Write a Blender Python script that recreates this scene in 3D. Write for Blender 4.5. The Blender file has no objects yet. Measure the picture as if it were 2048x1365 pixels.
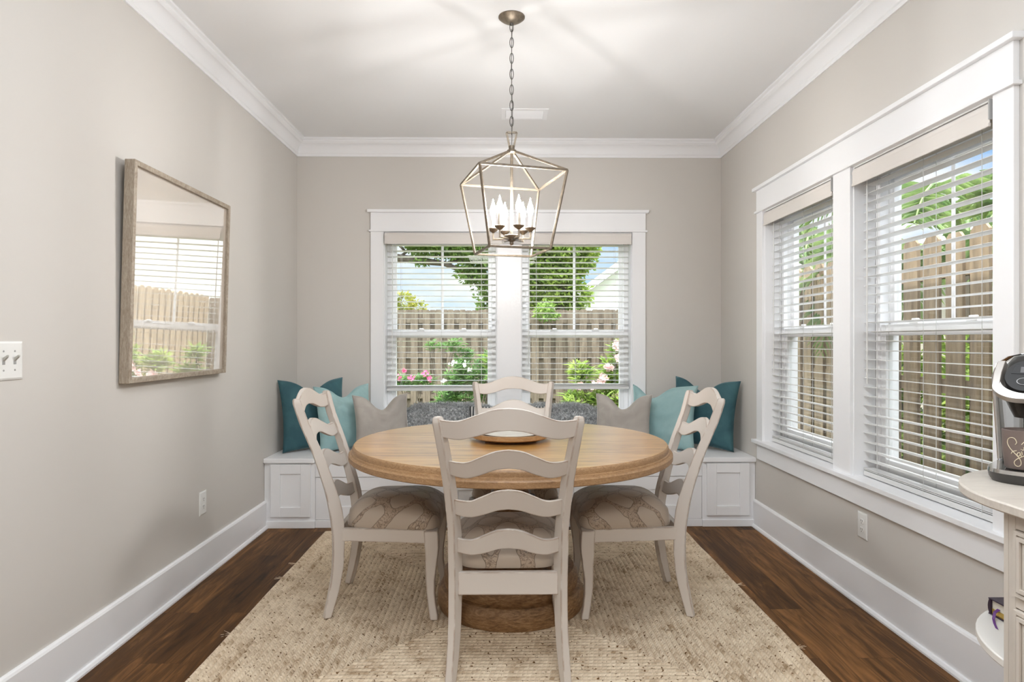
import bpy, bmesh, math, random
import numpy as np
from mathutils import Vector, Matrix, noise as mnoise

PI = math.pi
rad = math.radians
SC = bpy.context.scene
COL = SC.collection

# ------------------------------------------------------------------ camera
cam_d = bpy.data.cameras.new('camera')
cam_d.sensor_width = 36.0
cam_d.lens = 22.5
cam_d.clip_start = 0.05
cam_d.clip_end = 300
cam = bpy.data.objects.new('camera', cam_d)
COL.objects.link(cam)
cam.location = (0, 0, 1.22)
cam.rotation_euler = (rad(90), 0, -math.atan(19 / 1280.0))
SC.camera = cam

# ------------------------------------------------------------------ exposure
SC.view_settings.view_transform = 'Standard'
SC.view_settings.look = 'None'
SC.view_settings.gamma = 1.0
SC.view_settings.use_curve_mapping = False
SC.view_settings.exposure = 0.42
SC.cycles.use_denoising = True
SC.cycles.max_bounces = 9
SC.cycles.diffuse_bounces = 6
SC.cycles.transparent_max_bounces = 16
SC.cycles.sample_clamp_indirect = 6.0
SC.cycles.caustics_reflective = False
SC.cycles.caustics_refractive = False

# ------------------------------------------------------------------ sky
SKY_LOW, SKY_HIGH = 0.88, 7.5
w = bpy.data.worlds.new('sky')
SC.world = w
w.use_nodes = True
nt = w.node_tree
for n in list(nt.nodes):
    nt.nodes.remove(n)
def wn(t, **k):
    n = nt.nodes.new(t)
    for a, b in k.items():
        setattr(n, a, b)
    return n
tc = wn('ShaderNodeTexCoord'); sep = wn('ShaderNodeSeparateXYZ')
nt.links.new(tc.outputs['Generated'], sep.inputs[0])
ramp = wn('ShaderNodeValToRGB')
ramp.color_ramp.elements[0].position = 0.0; ramp.color_ramp.elements[0].color = (.50, .74, 1.0, 1)
ramp.color_ramp.elements[1].position = 0.45; ramp.color_ramp.elements[1].color = (.12, .35, .82, 1)
nt.links.new(sep.outputs[2], ramp.inputs[0])
mp = wn('ShaderNodeMapping'); mp.inputs['Scale'].default_value = (1.0, 1.0, 2.6); mp.inputs['Location'].default_value = (.62, .1, .35)
nt.links.new(tc.outputs['Generated'], mp.inputs[0])
nz = wn('ShaderNodeTexNoise'); nz.inputs['Scale'].default_value = 3.2; nz.inputs['Detail'].default_value = 7; nz.inputs['Roughness'].default_value = .52
nt.links.new(mp.outputs[0], nz.inputs['Vector'])
cr = wn('ShaderNodeValToRGB')
cr.color_ramp.elements[0].position = .42; cr.color_ramp.elements[0].color = (0, 0, 0, 1)
cr.color_ramp.elements[1].position = .58; cr.color_ramp.elements[1].color = (1, 1, 1, 1)
nt.links.new(nz.outputs['Fac'], cr.inputs[0])
mx = wn('ShaderNodeMixRGB'); mx.inputs[2].default_value = (.95, .96, 1.0, 1)
nt.links.new(cr.outputs[0], mx.inputs[0]); nt.links.new(ramp.outputs[0], mx.inputs[1])
# upper sky, out of view, boosted and whitened to add window light
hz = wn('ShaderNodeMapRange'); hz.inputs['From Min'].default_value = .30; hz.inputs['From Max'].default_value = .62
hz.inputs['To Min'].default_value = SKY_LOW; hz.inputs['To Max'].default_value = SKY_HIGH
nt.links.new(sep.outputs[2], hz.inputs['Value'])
hm = wn('ShaderNodeMapRange'); hm.inputs['From Min'].default_value = .30; hm.inputs['From Max'].default_value = .62
nt.links.new(sep.outputs[2], hm.inputs['Value'])
mx2 = wn('ShaderNodeMixRGB'); mx2.inputs[2].default_value = (.93, .96, 1.0, 1)
nt.links.new(hm.outputs[0], mx2.inputs[0]); nt.links.new(mx.outputs[0], mx2.inputs[1])
bg = wn('ShaderNodeBackground'); wo = wn('ShaderNodeOutputWorld')
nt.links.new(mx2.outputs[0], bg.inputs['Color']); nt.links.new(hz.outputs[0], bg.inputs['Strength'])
nt.links.new(bg.outputs[0], wo.inputs[0])

# ------------------------------------------------------------------ sun, and unseen ceiling fill lights added to brighten the room
sd = bpy.data.lights.new('sun', 'SUN'); sd.energy = 5.0; sd.angle = rad(0.6); sd.color = (1, .95, .86)
sun = bpy.data.objects.new('sun', sd); COL.objects.link(sun)
sun.rotation_euler = Vector((.365, .12, -.90)).to_track_quat('-Z', 'Y').to_euler()

def ceiling_area(x, y, sx, sy, e, c):
    d = bpy.data.lights.new('ceiling_fill_light', 'AREA'); d.shape = 'RECTANGLE'; d.size = sx; d.size_y = sy
    d.energy = e; d.color = c
    o = bpy.data.objects.new('ceiling_fill_light', d); COL.objects.link(o); o.location = (x, y, 2.70)
    return o
ceiling_area(.10, 1.35, .6, .6, 16, (.86, .93, 1))
ceiling_area(0, -1.6, 1.2, 1.2, 66, (1, .965, .91))

# unseen upward fill, added above the frame to bounce off the ceiling
ud = bpy.data.lights.new('bounce_fill', 'AREA'); ud.shape = 'DISK'; ud.size = .9; ud.energy = 28; ud.color = (.76, .88, 1)
up_ = bpy.data.objects.new('bounce_fill', ud); COL.objects.link(up_); up_.location = (.1, .5, 1.9); up_.rotation_euler = (PI, 0, 0)

# ------------------------------------------------------------------ room numbers (metres; camera stands at x=0, y=0)
XL, XR, YB, ZC, YR = -1.553, 1.667, 4.86, 2.74, -3.2
WT = .20

# ================================================================== materials
def new_mat(name):
    m = bpy.data.materials.new(name); m.use_nodes = True
    t = m.node_tree
    b = t.nodes['Principled BSDF']
    return m, t, b
def N(t, ty, **k):
    n = t.nodes.new(ty)
    for a, v in k.items():
        if a in n.inputs: n.inputs[a].default_value = v
        else: setattr(n, a, v)
    return n
def L(t, a, b): t.links.new(a, b)
def rgba(c): return (c[0], c[1], c[2], 1)
def srgb(r, g, b):
    f = lambda v: (v / 255 / 12.92) if v / 255 <= .04045 else ((v / 255 + .055) / 1.055) ** 2.4
    return (f(r), f(g), f(b))

def plain(name, c, rough=.5, metal=0.0, noise=0.0, nscale=30, bump=0.0, bscale=200, coat=0.0, sheen=0.0, spec=.5):
    m, t, b = new_mat(name)
    b.inputs['Base Color'].default_value = rgba(c)
    b.inputs['Roughness'].default_value = rough
    b.inputs['Metallic'].default_value = metal
    b.inputs['Specular IOR Level'].default_value = spec
    if coat: b.inputs['Coat Weight'].default_value = coat; b.inputs['Coat Roughness'].default_value = .1
    if sheen: b.inputs['Sheen Weight'].default_value = sheen; b.inputs['Sheen Roughness'].default_value = .35
    if noise or bump:
        tcn = N(t, 'ShaderNodeTexCoord')
    if noise:
        nz = N(t, 'ShaderNodeTexNoise', Scale=nscale, Detail=4.0)
        L(t, tcn.outputs['Object'], nz.inputs['Vector'])
        r = N(t, 'ShaderNodeMapRange'); r.inputs['From Min'].default_value = .3; r.inputs['From Max'].default_value = .7
        r.inputs['To Min'].default_value = 1 - noise; r.inputs['To Max'].default_value = 1 + noise
        L(t, nz.outputs['Fac'], r.inputs['Value'])
        v = N(t, 'ShaderNodeVectorMath', operation='SCALE'); v.inputs[0].default_value = c
        L(t, r.outputs[0], v.inputs['Scale']); L(t, v.outputs[0], b.inputs['Base Color'])
    if bump:
        nb = N(t, 'ShaderNodeTexNoise', Scale=bscale, Detail=3.0)
        L(t, tcn.outputs['Object'], nb.inputs['Vector'])
        bu = N(t, 'ShaderNodeBump', Strength=bump, Distance=.002)
        L(t, nb.outputs['Fac'], bu.inputs['Height']); L(t, bu.outputs[0], b.inputs['Normal'])
    return m

def wood(name, cols, scale=(1, 1, 1), grain=14, rough=.45, bump=.25, plank=None, pos=(0., .5, 1.), dist=1.5):
    """grain runs along local X unless scale says otherwise"""
    m, t, b = new_mat(name)
    tcn = N(t, 'ShaderNodeTexCoord'); mp = N(t, 'ShaderNodeMapping'); mp.inputs['Scale'].default_value = scale
    L(t, tcn.outputs['Object'], mp.inputs[0])
    n1 = N(t, 'ShaderNodeTexNoise', Scale=grain, Detail=8.0, Roughness=.62, Distortion=dist)
    L(t, mp.outputs[0], n1.inputs['Vector'])
    n2 = N(t, 'ShaderNodeTexNoise', Scale=grain * 5, Detail=5.0, Roughness=.7)
    L(t, mp.outputs[0], n2.inputs['Vector'])
    mxn = N(t, 'ShaderNodeMath', operation='MULTIPLY_ADD'); mxn.inputs[1].default_value = .45
    L(t, n2.outputs['Fac'], mxn.inputs[0]); 
    sc = N(t, 'ShaderNodeMath', operation='MULTIPLY'); sc.inputs[1].default_value = .55
    L(t, n1.outputs['Fac'], sc.inputs[0]); L(t, sc.outputs[0], mxn.inputs[2])
    r = N(t, 'ShaderNodeValToRGB'); e = r.color_ramp.elements
    e[0].position = .33; e[0].color = rgba(cols[0]); e[1].position = .67; e[1].color = rgba(cols[2])
    k = r.color_ramp.elements.new(.5); k.color = rgba(cols[1])
    L(t, mxn.outputs[0], r.inputs[0])
    L(t, r.outputs[0], b.inputs['Base Color'])
    b.inputs['Roughness'].default_value = rough
    bu = N(t, 'ShaderNodeBump', Strength=bump, Distance=.002)
    L(t, mxn.outputs[0], bu.inputs['Height']); L(t, bu.outputs[0], b.inputs['Normal'])
    return m

M = {}
M['wall'] = plain('wall_paint', (.615, .588, .552), .75, bump=.06, bscale=260)
M['ceil'] = plain('ceiling_paint', (.80, .80, .80), .8, bump=.05, bscale=220)
M['trim'] = plain('trim_paint', (.85, .855, .87), .35)
M['vinyl'] = plain('window_vinyl', (.84, .84, .85), .3)
M['slat'] = plain('blind_slat', (.74, .74, .73), .4)
M['cord'] = plain('blind_cord', (.62, .62, .60), .7)
M['rail'] = plain('blind_rail', (.70, .70, .69), .35)
M['shade'] = plain('shade_fabric', (.69, .655, .62), .85, bump=.2, bscale=500)
M['bracket'] = plain('shade_bracket', (.42, .42, .41), .4)
M['plate'] = plain('switch_plastic', (.80, .80, .78), .3)
M['toggle'] = plain('toggle_plastic', (.45, .44, .40), .35)
M['dark'] = plain('slot_dark', (.03, .03, .03), .6)
M['slotgrey'] = plain('slot_grey', (.34, .34, .33), .6)
M['metal'] = plain('antique_nickel', (.22, .18, .135), .45, metal=.7, noise=.22, nscale=60)
M['chain'] = plain('dark_chain', (.16, .15, .14), .4, metal=.8)
M['sleeve'] = plain('candle_sleeve', (.55, .49, .41), .5)
M['chair'] = None
M['pages'] = plain('book_pages', (.62, .58, .50), .8)
M['gold'] = plain('gilt_edge', (.62, .42, .10), .35, metal=.6)
M['purple'] = plain('book_cover', (.030, .016, .035), .45)
M['ribbon'] = plain('book_ribbon', (.12, .03, .20), .5)
M['black'] = plain('black_plastic', (.018, .018, .018), .25)
M['darkgrey'] = plain('dark_plastic', (.045, .042, .04), .35)
M['chrome'] = plain('chrome', (.62, .62, .62), .12, metal=1)
M['silver'] = plain('silver_plastic', (.50, .47, .44), .32, metal=.55)
M['panel'] = plain('panel_black', (.016, .015, .015), .5)
M['screen'] = plain('display_glass', (.02, .02, .022), .06, coat=1)
M['screenlit'] = plain('display_film', (.16, .16, .165), .15)
M['mug'] = plain('taupe_mug', (.17, .13, .115), .45)
M['cream'] = plain('mug_lettering', (.68, .60, .44), .5)
M['cab'] = plain('cabinet_paint', (.60, .55, .49), .45, noise=.04, nscale=12)
M['counter'] = wood('counter_laminate', [(.52, .47, .42), (.60, .55, .49), (.66, .61, .55)], (1, 8, 8), 3, .4, .05)
M['shelf'] = plain('shelf_board', (.76, .74, .70), .4)
M['tassel'] = plain('tassel_thread', (.13, .17, .21), .6, noise=.4, nscale=150)
M['string'] = plain('tassel_cord', (.45, .46, .47), .7)
M['tray'] = wood('tray_wood', [(.30, .17, .08), (.42, .26, .13), (.50, .33, .18)], (1, 6, 6), 10, .4, .2)
M['ceramic'] = plain('tray_plate', (.70, .66, .58), .3)
M['traydark'] = plain('foot_shadow_tone', (.05, .04, .035), .5)  # shadow under the tray put into a near-black foot colour
M['bark'] = plain('bark', (.12, .095, .075), .9, noise=.35, nscale=9, bump=.8, bscale=25)
M['siding'] = plain('white_siding', (.78, .78, .76), .6)
M['tan'] = plain('tan_siding', (.30, .27, .22), .7)
M['roof'] = plain('roof_metal', (.62, .64, .65), .5)
M['shingle'] = plain('shingle', (.20, .19, .18), .9)
M['ground'] = plain('yard_ground', (.15, .16, .08), 1.0, noise=.35, nscale=3)

# --- chair paint: chalky white with rubbed brown edges
def chair_paint():
    m, t, b = new_mat('distressed_white_paint')
    tcn = N(t, 'ShaderNodeTexCoord')
    g = N(t, 'ShaderNodeNewGeometry')
    bev = N(t, 'ShaderNodeBevel', samples=4); bev.inputs['Radius'].default_value = .008
    dp = N(t, 'ShaderNodeVectorMath', operation='DOT_PRODUCT')
    L(t, bev.outputs[0], dp.inputs[0]); L(t, g.outputs['True Normal'], dp.inputs[1])
    mr = N(t, 'ShaderNodeMapRange'); mr.inputs['From Min'].default_value = .985; mr.inputs['From Max'].default_value = .90
    L(t, dp.outputs['Value'], mr.inputs['Value'])
    nz = N(t, 'ShaderNodeTexNoise', Scale=16.0, Detail=6.0)
    L(t, tcn.outputs['Object'], nz.inputs['Vector'])
    nr = N(t, 'ShaderNodeMapRange'); nr.inputs['From Min'].default_value = .38; nr.inputs['From Max'].default_value = .56
    L(t, nz.outputs['Fac'], nr.inputs['Value'])
    mu = N(t, 'ShaderNodeMath', operation='MULTIPLY'); L(t, mr.outputs[0], mu.inputs[0]); L(t, nr.outputs[0], mu.inputs[1])
    mx = N(t, 'ShaderNodeMixRGB'); mx.inputs[1].default_value = (.60, .55, .50, 1); mx.inputs[2].default_value = (.22, .115, .055, 1)
    L(t, mu.outputs[0], mx.inputs[0]); L(t, mx.outputs[0], b.inputs['Base Color'])
    b.inputs['Roughness'].default_value = .45
    return m
M['chair'] = chair_paint()

# --- seat fabric: raised ogee cord pattern
def seat_fabric():
    m, t, b = new_mat('ogee_jacquard')
    tcn = N(t, 'ShaderNodeTexCoord')
    nz = N(t, 'ShaderNodeTexNoise', Scale=9.0, Detail=2.0); L(t, tcn.outputs['Object'], nz.inputs['Vector'])
    vs = N(t, 'ShaderNodeVectorMath', operation='SCALE'); vs.inputs['Scale'].default_value = .05
    sub = N(t, 'ShaderNodeVectorMath', operation='SUBTRACT'); sub.inputs[1].default_value = (.5, .5, .5)
    L(t, nz.outputs['Color'], sub.inputs[0]); L(t, sub.outputs[0], vs.inputs[0])
    add = N(t, 'ShaderNodeVectorMath', operation='ADD'); L(t, tcn.outputs['Object'], add.inputs[0]); L(t, vs.outputs[0], add.inputs[1])
    s = N(t, 'ShaderNodeSeparateXYZ'); L(t, add.outputs[0], s.inputs[0])
    def cosw(sock, f, zs=None):
        a = N(t, 'ShaderNodeMath', operation='MULTIPLY'); a.inputs[1].default_value = f; L(t, sock, a.inputs[0])
        c = N(t, 'ShaderNodeMath', operation='COSINE'); L(t, a.outputs[0], c.inputs[0]); return c.outputs[0]
    yz = N(t, 'ShaderNodeMath', operation='SUBTRACT'); L(t, s.outputs[1], yz.inputs[0])
    zz = N(t, 'ShaderNodeMath', operation='MULTIPLY'); zz.inputs[1].default_value = .8; L(t, s.outputs[2], zz.inputs[0]); L(t, zz.outputs[0], yz.inputs[1])
    cx = cosw(s.outputs[0], 2 * PI / .135); cy = cosw(yz.outputs[0], 2 * PI / .165)
    sm = N(t, 'ShaderNodeMath', operation='ADD'); L(t, cx, sm.inputs[0]); L(t, cy, sm.inputs[1])
    ab = N(t, 'ShaderNodeMath', operation='ABSOLUTE'); L(t, sm.outputs[0], ab.inputs[0])
    band = N(t, 'ShaderNodeMapRange'); band.inputs['From Min'].default_value = .52; band.inputs['From Max'].default_value = .44
    L(t, ab.outputs[0], band.inputs['Value'])
    edge = N(t, 'ShaderNodeMath', operation='COMPARE'); edge.inputs[1].default_value = .50; edge.inputs[2].default_value = .06
    L(t, ab.outputs[0], edge.inputs[0])
    scr = N(t, 'ShaderNodeTexNoise', Scale=38.0, Detail=1.0, Distortion=2.5); L(t, tcn.outputs['Object'], scr.inputs['Vector'])
    scd = N(t, 'ShaderNodeMath', operation='COMPARE'); scd.inputs[1].default_value = .5; scd.inputs[2].default_value = .05
    L(t, scr.outputs['Fac'], scd.inputs[0])
    ins = N(t, 'ShaderNodeMath', operation='MULTIPLY'); L(t, scd.outputs[0], ins.inputs[0]); L(t, band.outputs[0], ins.inputs[1])
    lin = N(t, 'ShaderNodeMath', operation='MAXIMUM'); L(t, ins.outputs[0], lin.inputs[0]); L(t, edge.outputs[0], lin.inputs[1])
    mx = N(t, 'ShaderNodeMixRGB'); mx.inputs[1].default_value = (.47, .395, .32, 1); mx.inputs[2].default_value = (.44, .345, .262, 1)
    L(t, band.outputs[0], mx.inputs[0])
    mx2 = N(t, 'ShaderNodeMixRGB'); mx2.inputs[2].default_value = (.17, .125, .09, 1)
    lf = N(t, 'ShaderNodeMath', operation='MULTIPLY'); lf.inputs[1].default_value = .75; L(t, lin.outputs[0], lf.inputs[0])
    L(t, lf.outputs[0], mx2.inputs[0]); L(t, mx.outputs[0], mx2.inputs[1]); L(t, mx2.outputs[0], b.inputs['Base Color'])
    hgt = N(t, 'ShaderNodeMath', operation='SUBTRACT'); L(t, band.outputs[0], hgt.inputs[0]); L(t, lin.outputs[0], hgt.inputs[1])
    bu = N(t, 'ShaderNodeBump', Strength=.55, Distance=.003); L(t, hgt.outputs[0], bu.inputs['Height']); L(t, bu.outputs[0], b.inputs['Normal'])
    b.inputs['Roughness'].default_value = .42
    b.inputs['Sheen Weight'].default_value = .25
    return m
M['fabric'] = seat_fabric()

def velvet(name, c, tip):
    m, t, b = new_mat(name)
    tcn = N(t, 'ShaderNodeTexCoord')
    nz = N(t, 'ShaderNodeTexNoise', Scale=6.0, Detail=5.0, Distortion=.8); L(t, tcn.outputs['Object'], nz.inputs['Vector'])
    mx = N(t, 'ShaderNodeMixRGB'); mx.inputs[1].default_value = rgba(c); mx.inputs[2].default_value = rgba(tip)
    r = N(t, 'ShaderNodeMapRange'); r.inputs['From Min'].default_value = .42; r.inputs['From Max'].default_value = .75; L(t, nz.outputs['Fac'], r.inputs['Value'])
    L(t, r.outputs[0], mx.inputs[0]); L(t, mx.outputs[0], b.inputs['Base Color'])
    b.inputs['Roughness'].default_value = .8
    b.inputs['Sheen Weight'].default_value = .8; b.inputs['Sheen Roughness'].default_value = .35; b.inputs['Sheen Tint'].default_value = rgba([min(1, v * 1.6 + .12) for v in c])
    n2 = N(t, 'ShaderNodeTexNoise', Scale=9.0, Detail=3.0, Distortion=1.2); L(t, tcn.outputs['Object'], n2.inputs['Vector'])
    bu = N(t, 'ShaderNodeBump', Strength=.35, Distance=.01); L(t, n2.outputs['Fac'], bu.inputs['Height']); L(t, bu.outputs[0], b.inputs['Normal'])
    return m
M['teal'] = velvet('dark_teal_velvet', (.025, .085, .105), (.05, .14, .16))
M['aqua'] = velvet('aqua_velvet', (.26, .42, .43), (.36, .52, .52))
M['taupe'] = velvet('taupe_velvet', (.35, .32, .29), (.44, .41, .37))

def striped():
    m, t, b = new_mat('striped_cloth')
    tcn = N(t, 'ShaderNodeTexCoord'); s = N(t, 'ShaderNodeSeparateXYZ'); L(t, tcn.outputs['Object'], s.inputs[0])
    a = N(t, 'ShaderNodeMath', operation='MULTIPLY'); a.inputs[1].default_value = 2 * PI / .022; L(t, s.outputs[0], a.inputs[0])
    c = N(t, 'ShaderNodeMath', operation='SINE'); L(t, a.outputs[0], c.inputs[0])
    r = N(t, 'ShaderNodeMapRange'); r.inputs['From Min'].default_value = -.2; r.inputs['From Max'].default_value = .2; L(t, c.outputs[0], r.inputs['Value'])
    mx = N(t, 'ShaderNodeMixRGB'); mx.inputs[1].default_value = (.05, .055, .06, 1); mx.inputs[2].default_value = (.52, .52, .50, 1)
    L(t, r.outputs[0], mx.inputs[0]); L(t, mx.outputs[0], b.inputs['Base Color']); b.inputs['Roughness'].default_value = .9
    return m
M['striped'] = striped()

def fur_mat():
    m, t, b = new_mat('grey_fur')
    tcn = N(t, 'ShaderNodeTexCoord'); nz = N(t, 'ShaderNodeTexNoise', Scale=60.0, Detail=3.0); L(t, tcn.outputs['Object'], nz.inputs['Vector'])
    r = N(t, 'ShaderNodeValToRGB'); r.color_ramp.elements[0].position = .35; r.color_ramp.elements[0].color = (.24, .255, .265, 1)
    r.color_ramp.elements[1].position = .68; r.color_ramp.elements[1].color = (.82, .84, .85, 1)
    L(t, nz.outputs['Fac'], r.inputs[0]); L(t, r.outputs[0], b.inputs['Base Color']); b.inputs['Roughness'].default_value = .75
    return m
M['fur'] = fur_mat()

M['tabletop'] = None
def tabletop_mat():
    m, t, b = new_mat('limed_oak_top')
    tcn = N(t, 'ShaderNodeTexCoord')
    mp = N(t, 'ShaderNodeMapping'); mp.inputs['Scale'].default_value = (.9, 13, 13); L(t, tcn.outputs['Object'], mp.inputs[0])
    n1 = N(t, 'ShaderNodeTexNoise', Scale=5.0, Detail=9.0, Roughness=.62, Distortion=.4); L(t, mp.outputs[0], n1.inputs['Vector'])
    mp2 = N(t, 'ShaderNodeMapping'); mp2.inputs['Scale'].default_value = (1.2, 30, 30); L(t, tcn.outputs['Object'], mp2.inputs[0])
    n2 = N(t, 'ShaderNodeTexNoise', Scale=6.0, Detail=5.0, Roughness=.7); L(t, mp2.outputs[0], n2.inputs['Vector'])
    s = N(t, 'ShaderNodeSeparateXYZ'); L(t, tcn.outputs['Object'], s.inputs[0])
    pl = N(t, 'ShaderNodeMath', operation='MULTIPLY'); pl.inputs[1].default_value = 1 / .135; L(t, s.outputs[1], pl.inputs[0])
    fl = N(t, 'ShaderNodeMath', operation='FLOOR'); L(t, pl.outputs[0], fl.inputs[0])
    wn_ = N(t, 'ShaderNodeTexWhiteNoise', noise_dimensions='1D'); L(t, fl.outputs[0], wn_.inputs['W'])
    fr = N(t, 'ShaderNodeMath', operation='FRACT'); L(t, pl.outputs[0], fr.inputs[0])
    gap = N(t, 'ShaderNodeMath', operation='LESS_THAN'); gap.inputs[1].default_value = .015; L(t, fr.outputs[0], gap.inputs[0])
    sm = N(t, 'ShaderNodeMath', operation='ADD'); L(t, n1.outputs['Fac'], sm.inputs[0])
    wv = N(t, 'ShaderNodeMath', operation='MULTIPLY'); wv.inputs[1].default_value = .12; L(t, wn_.outputs['Value'], wv.inputs[0]); L(t, wv.outputs[0], sm.inputs[1])
    r = N(t, 'ShaderNodeValToRGB'); e = r.color_ramp.elements
    e[0].position = .36; e[0].color = (.27, .130, .038, 1); e[1].position = .72; e[1].color = (.64, .36, .105, 1)
    k = e.new(.52); k.color = (.54, .275, .070, 1)
    L(t, sm.outputs[0], r.inputs[0])
    mx = N(t, 'ShaderNodeMixRGB'); mx.inputs[2].default_value = (.16, .09, .04, 1); L(t, r.outputs[0], mx.inputs[1])
    gm = N(t, 'ShaderNodeMath', operation='MULTIPLY'); gm.inputs[1].default_value = .5; L(t, gap.outputs[0], gm.inputs[0]); L(t, gm.outputs[0], mx.inputs[0])
    L(t, mx.outputs[0], b.inputs['Base Color'])
    b.inputs['Roughness'].default_value = .30
    b.inputs['Coat Weight'].default_value = .7; b.inputs['Coat Roughness'].default_value = .12
    b.inputs['Specular IOR Level'].default_value = .6
    bu = N(t, 'ShaderNodeBump', Strength=.45, Distance=.0015); L(t, n2.outputs['Fac'], bu.inputs['Height']); L(t, bu.outputs[0], b.inputs['Normal']); L(t, bu.outputs[0], b.inputs['Coat Normal'])
    return m
M['tabletop'] = tabletop_mat()
M['tableedge'] = wood('oak_edge', [(.20, .105, .048), (.36, .21, .10), (.50, .32, .17)], (5, 5, 14), 9, .45, .4)
M['pedestal'] = wood('rustic_pedestal_oak', [(.095, .048, .020), (.25, .135, .058), (.44, .275, .14)], (2.2, 2.2, 7), 4, .5, .5, dist=3.0)

def floor_mat():
    m, t, b = new_mat('dark_plank_floor')
    tcn = N(t, 'ShaderNodeTexCoord')
    mp = N(t, 'ShaderNodeMapping'); mp.inputs['Rotation'].default_value = (0, 0, rad(90)); L(t, tcn.outputs['Object'], mp.inputs[0])
    br = N(t, 'ShaderNodeTexBrick'); br.offset = .37; br.inputs['Scale'].default_value = 1.0
    br.inputs['Brick Width'].default_value = 1.22; br.inputs['Row Height'].default_value = .152; br.inputs['Mortar Size'].default_value = .0012
    br.inputs['Color1'].default_value = (0, 0, 0, 1); br.inputs['Color2'].default_value = (1, 1, 1, 1); br.inputs['Mortar'].default_value = (.2, .2, .2, 1)
    br.inputs['Bias'].default_value = 0.0
    L(t, mp.outputs[0], br.inputs['Vector'])
    gm = N(t, 'ShaderNodeMapping'); gm.inputs['Scale'].default_value = (9, .8, 1); L(t, tcn.outputs['Object'], gm.inputs[0])
    off = N(t, 'ShaderNodeVectorMath', operation='MULTIPLY_ADD'); off.inputs[1].default_value = (7, 13, 5); L(t, br.outputs['Color'], off.inputs[0]); L(t, gm.outputs[0], off.inputs[2])
    n1 = N(t, 'ShaderNodeTexNoise', Scale=2.3, Detail=9.0, Roughness=.65, Distortion=1.6); L(t, off.outputs[0], n1.inputs['Vector'])
    bw = N(t, 'ShaderNodeRGBToBW'); L(t, br.outputs['Color'], bw.inputs[0])
    sm = N(t, 'ShaderNodeMath', operation='MULTIPLY_ADD'); sm.inputs[1].default_value = .26; L(t, bw.outputs[0], sm.inputs[0])
    sub = N(t, 'ShaderNodeMath', operation='SUBTRACT'); sub.inputs[1].default_value = .13; L(t, n1.outputs['Fac'], sub.inputs[0]); L(t, sub.outputs[0], sm.inputs[2])
    r = N(t, 'ShaderNodeValToRGB'); e = r.color_ramp.elements
    e[0].position = .25; e[0].color = (.022, .010, .004, 1); e[1].position = .76; e[1].color = (.26, .120, .040, 1)
    k = e.new(.5); k.color = (.092, .041, .013, 1)
    L(t, sm.outputs[0], r.inputs[0]); L(t, r.outputs[0], b.inputs['Base Color'])
    b.inputs['Roughness'].default_value = .46
    b.inputs['Specular IOR Level'].default_value = .12
    bu = N(t, 'ShaderNodeBump', Strength=.25, Distance=.001); L(t, n1.outputs['Fac'], bu.inputs['Height']); L(t, bu.outputs[0], b.inputs['Normal'])
    return m
M['floor'] = floor_mat()

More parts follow.
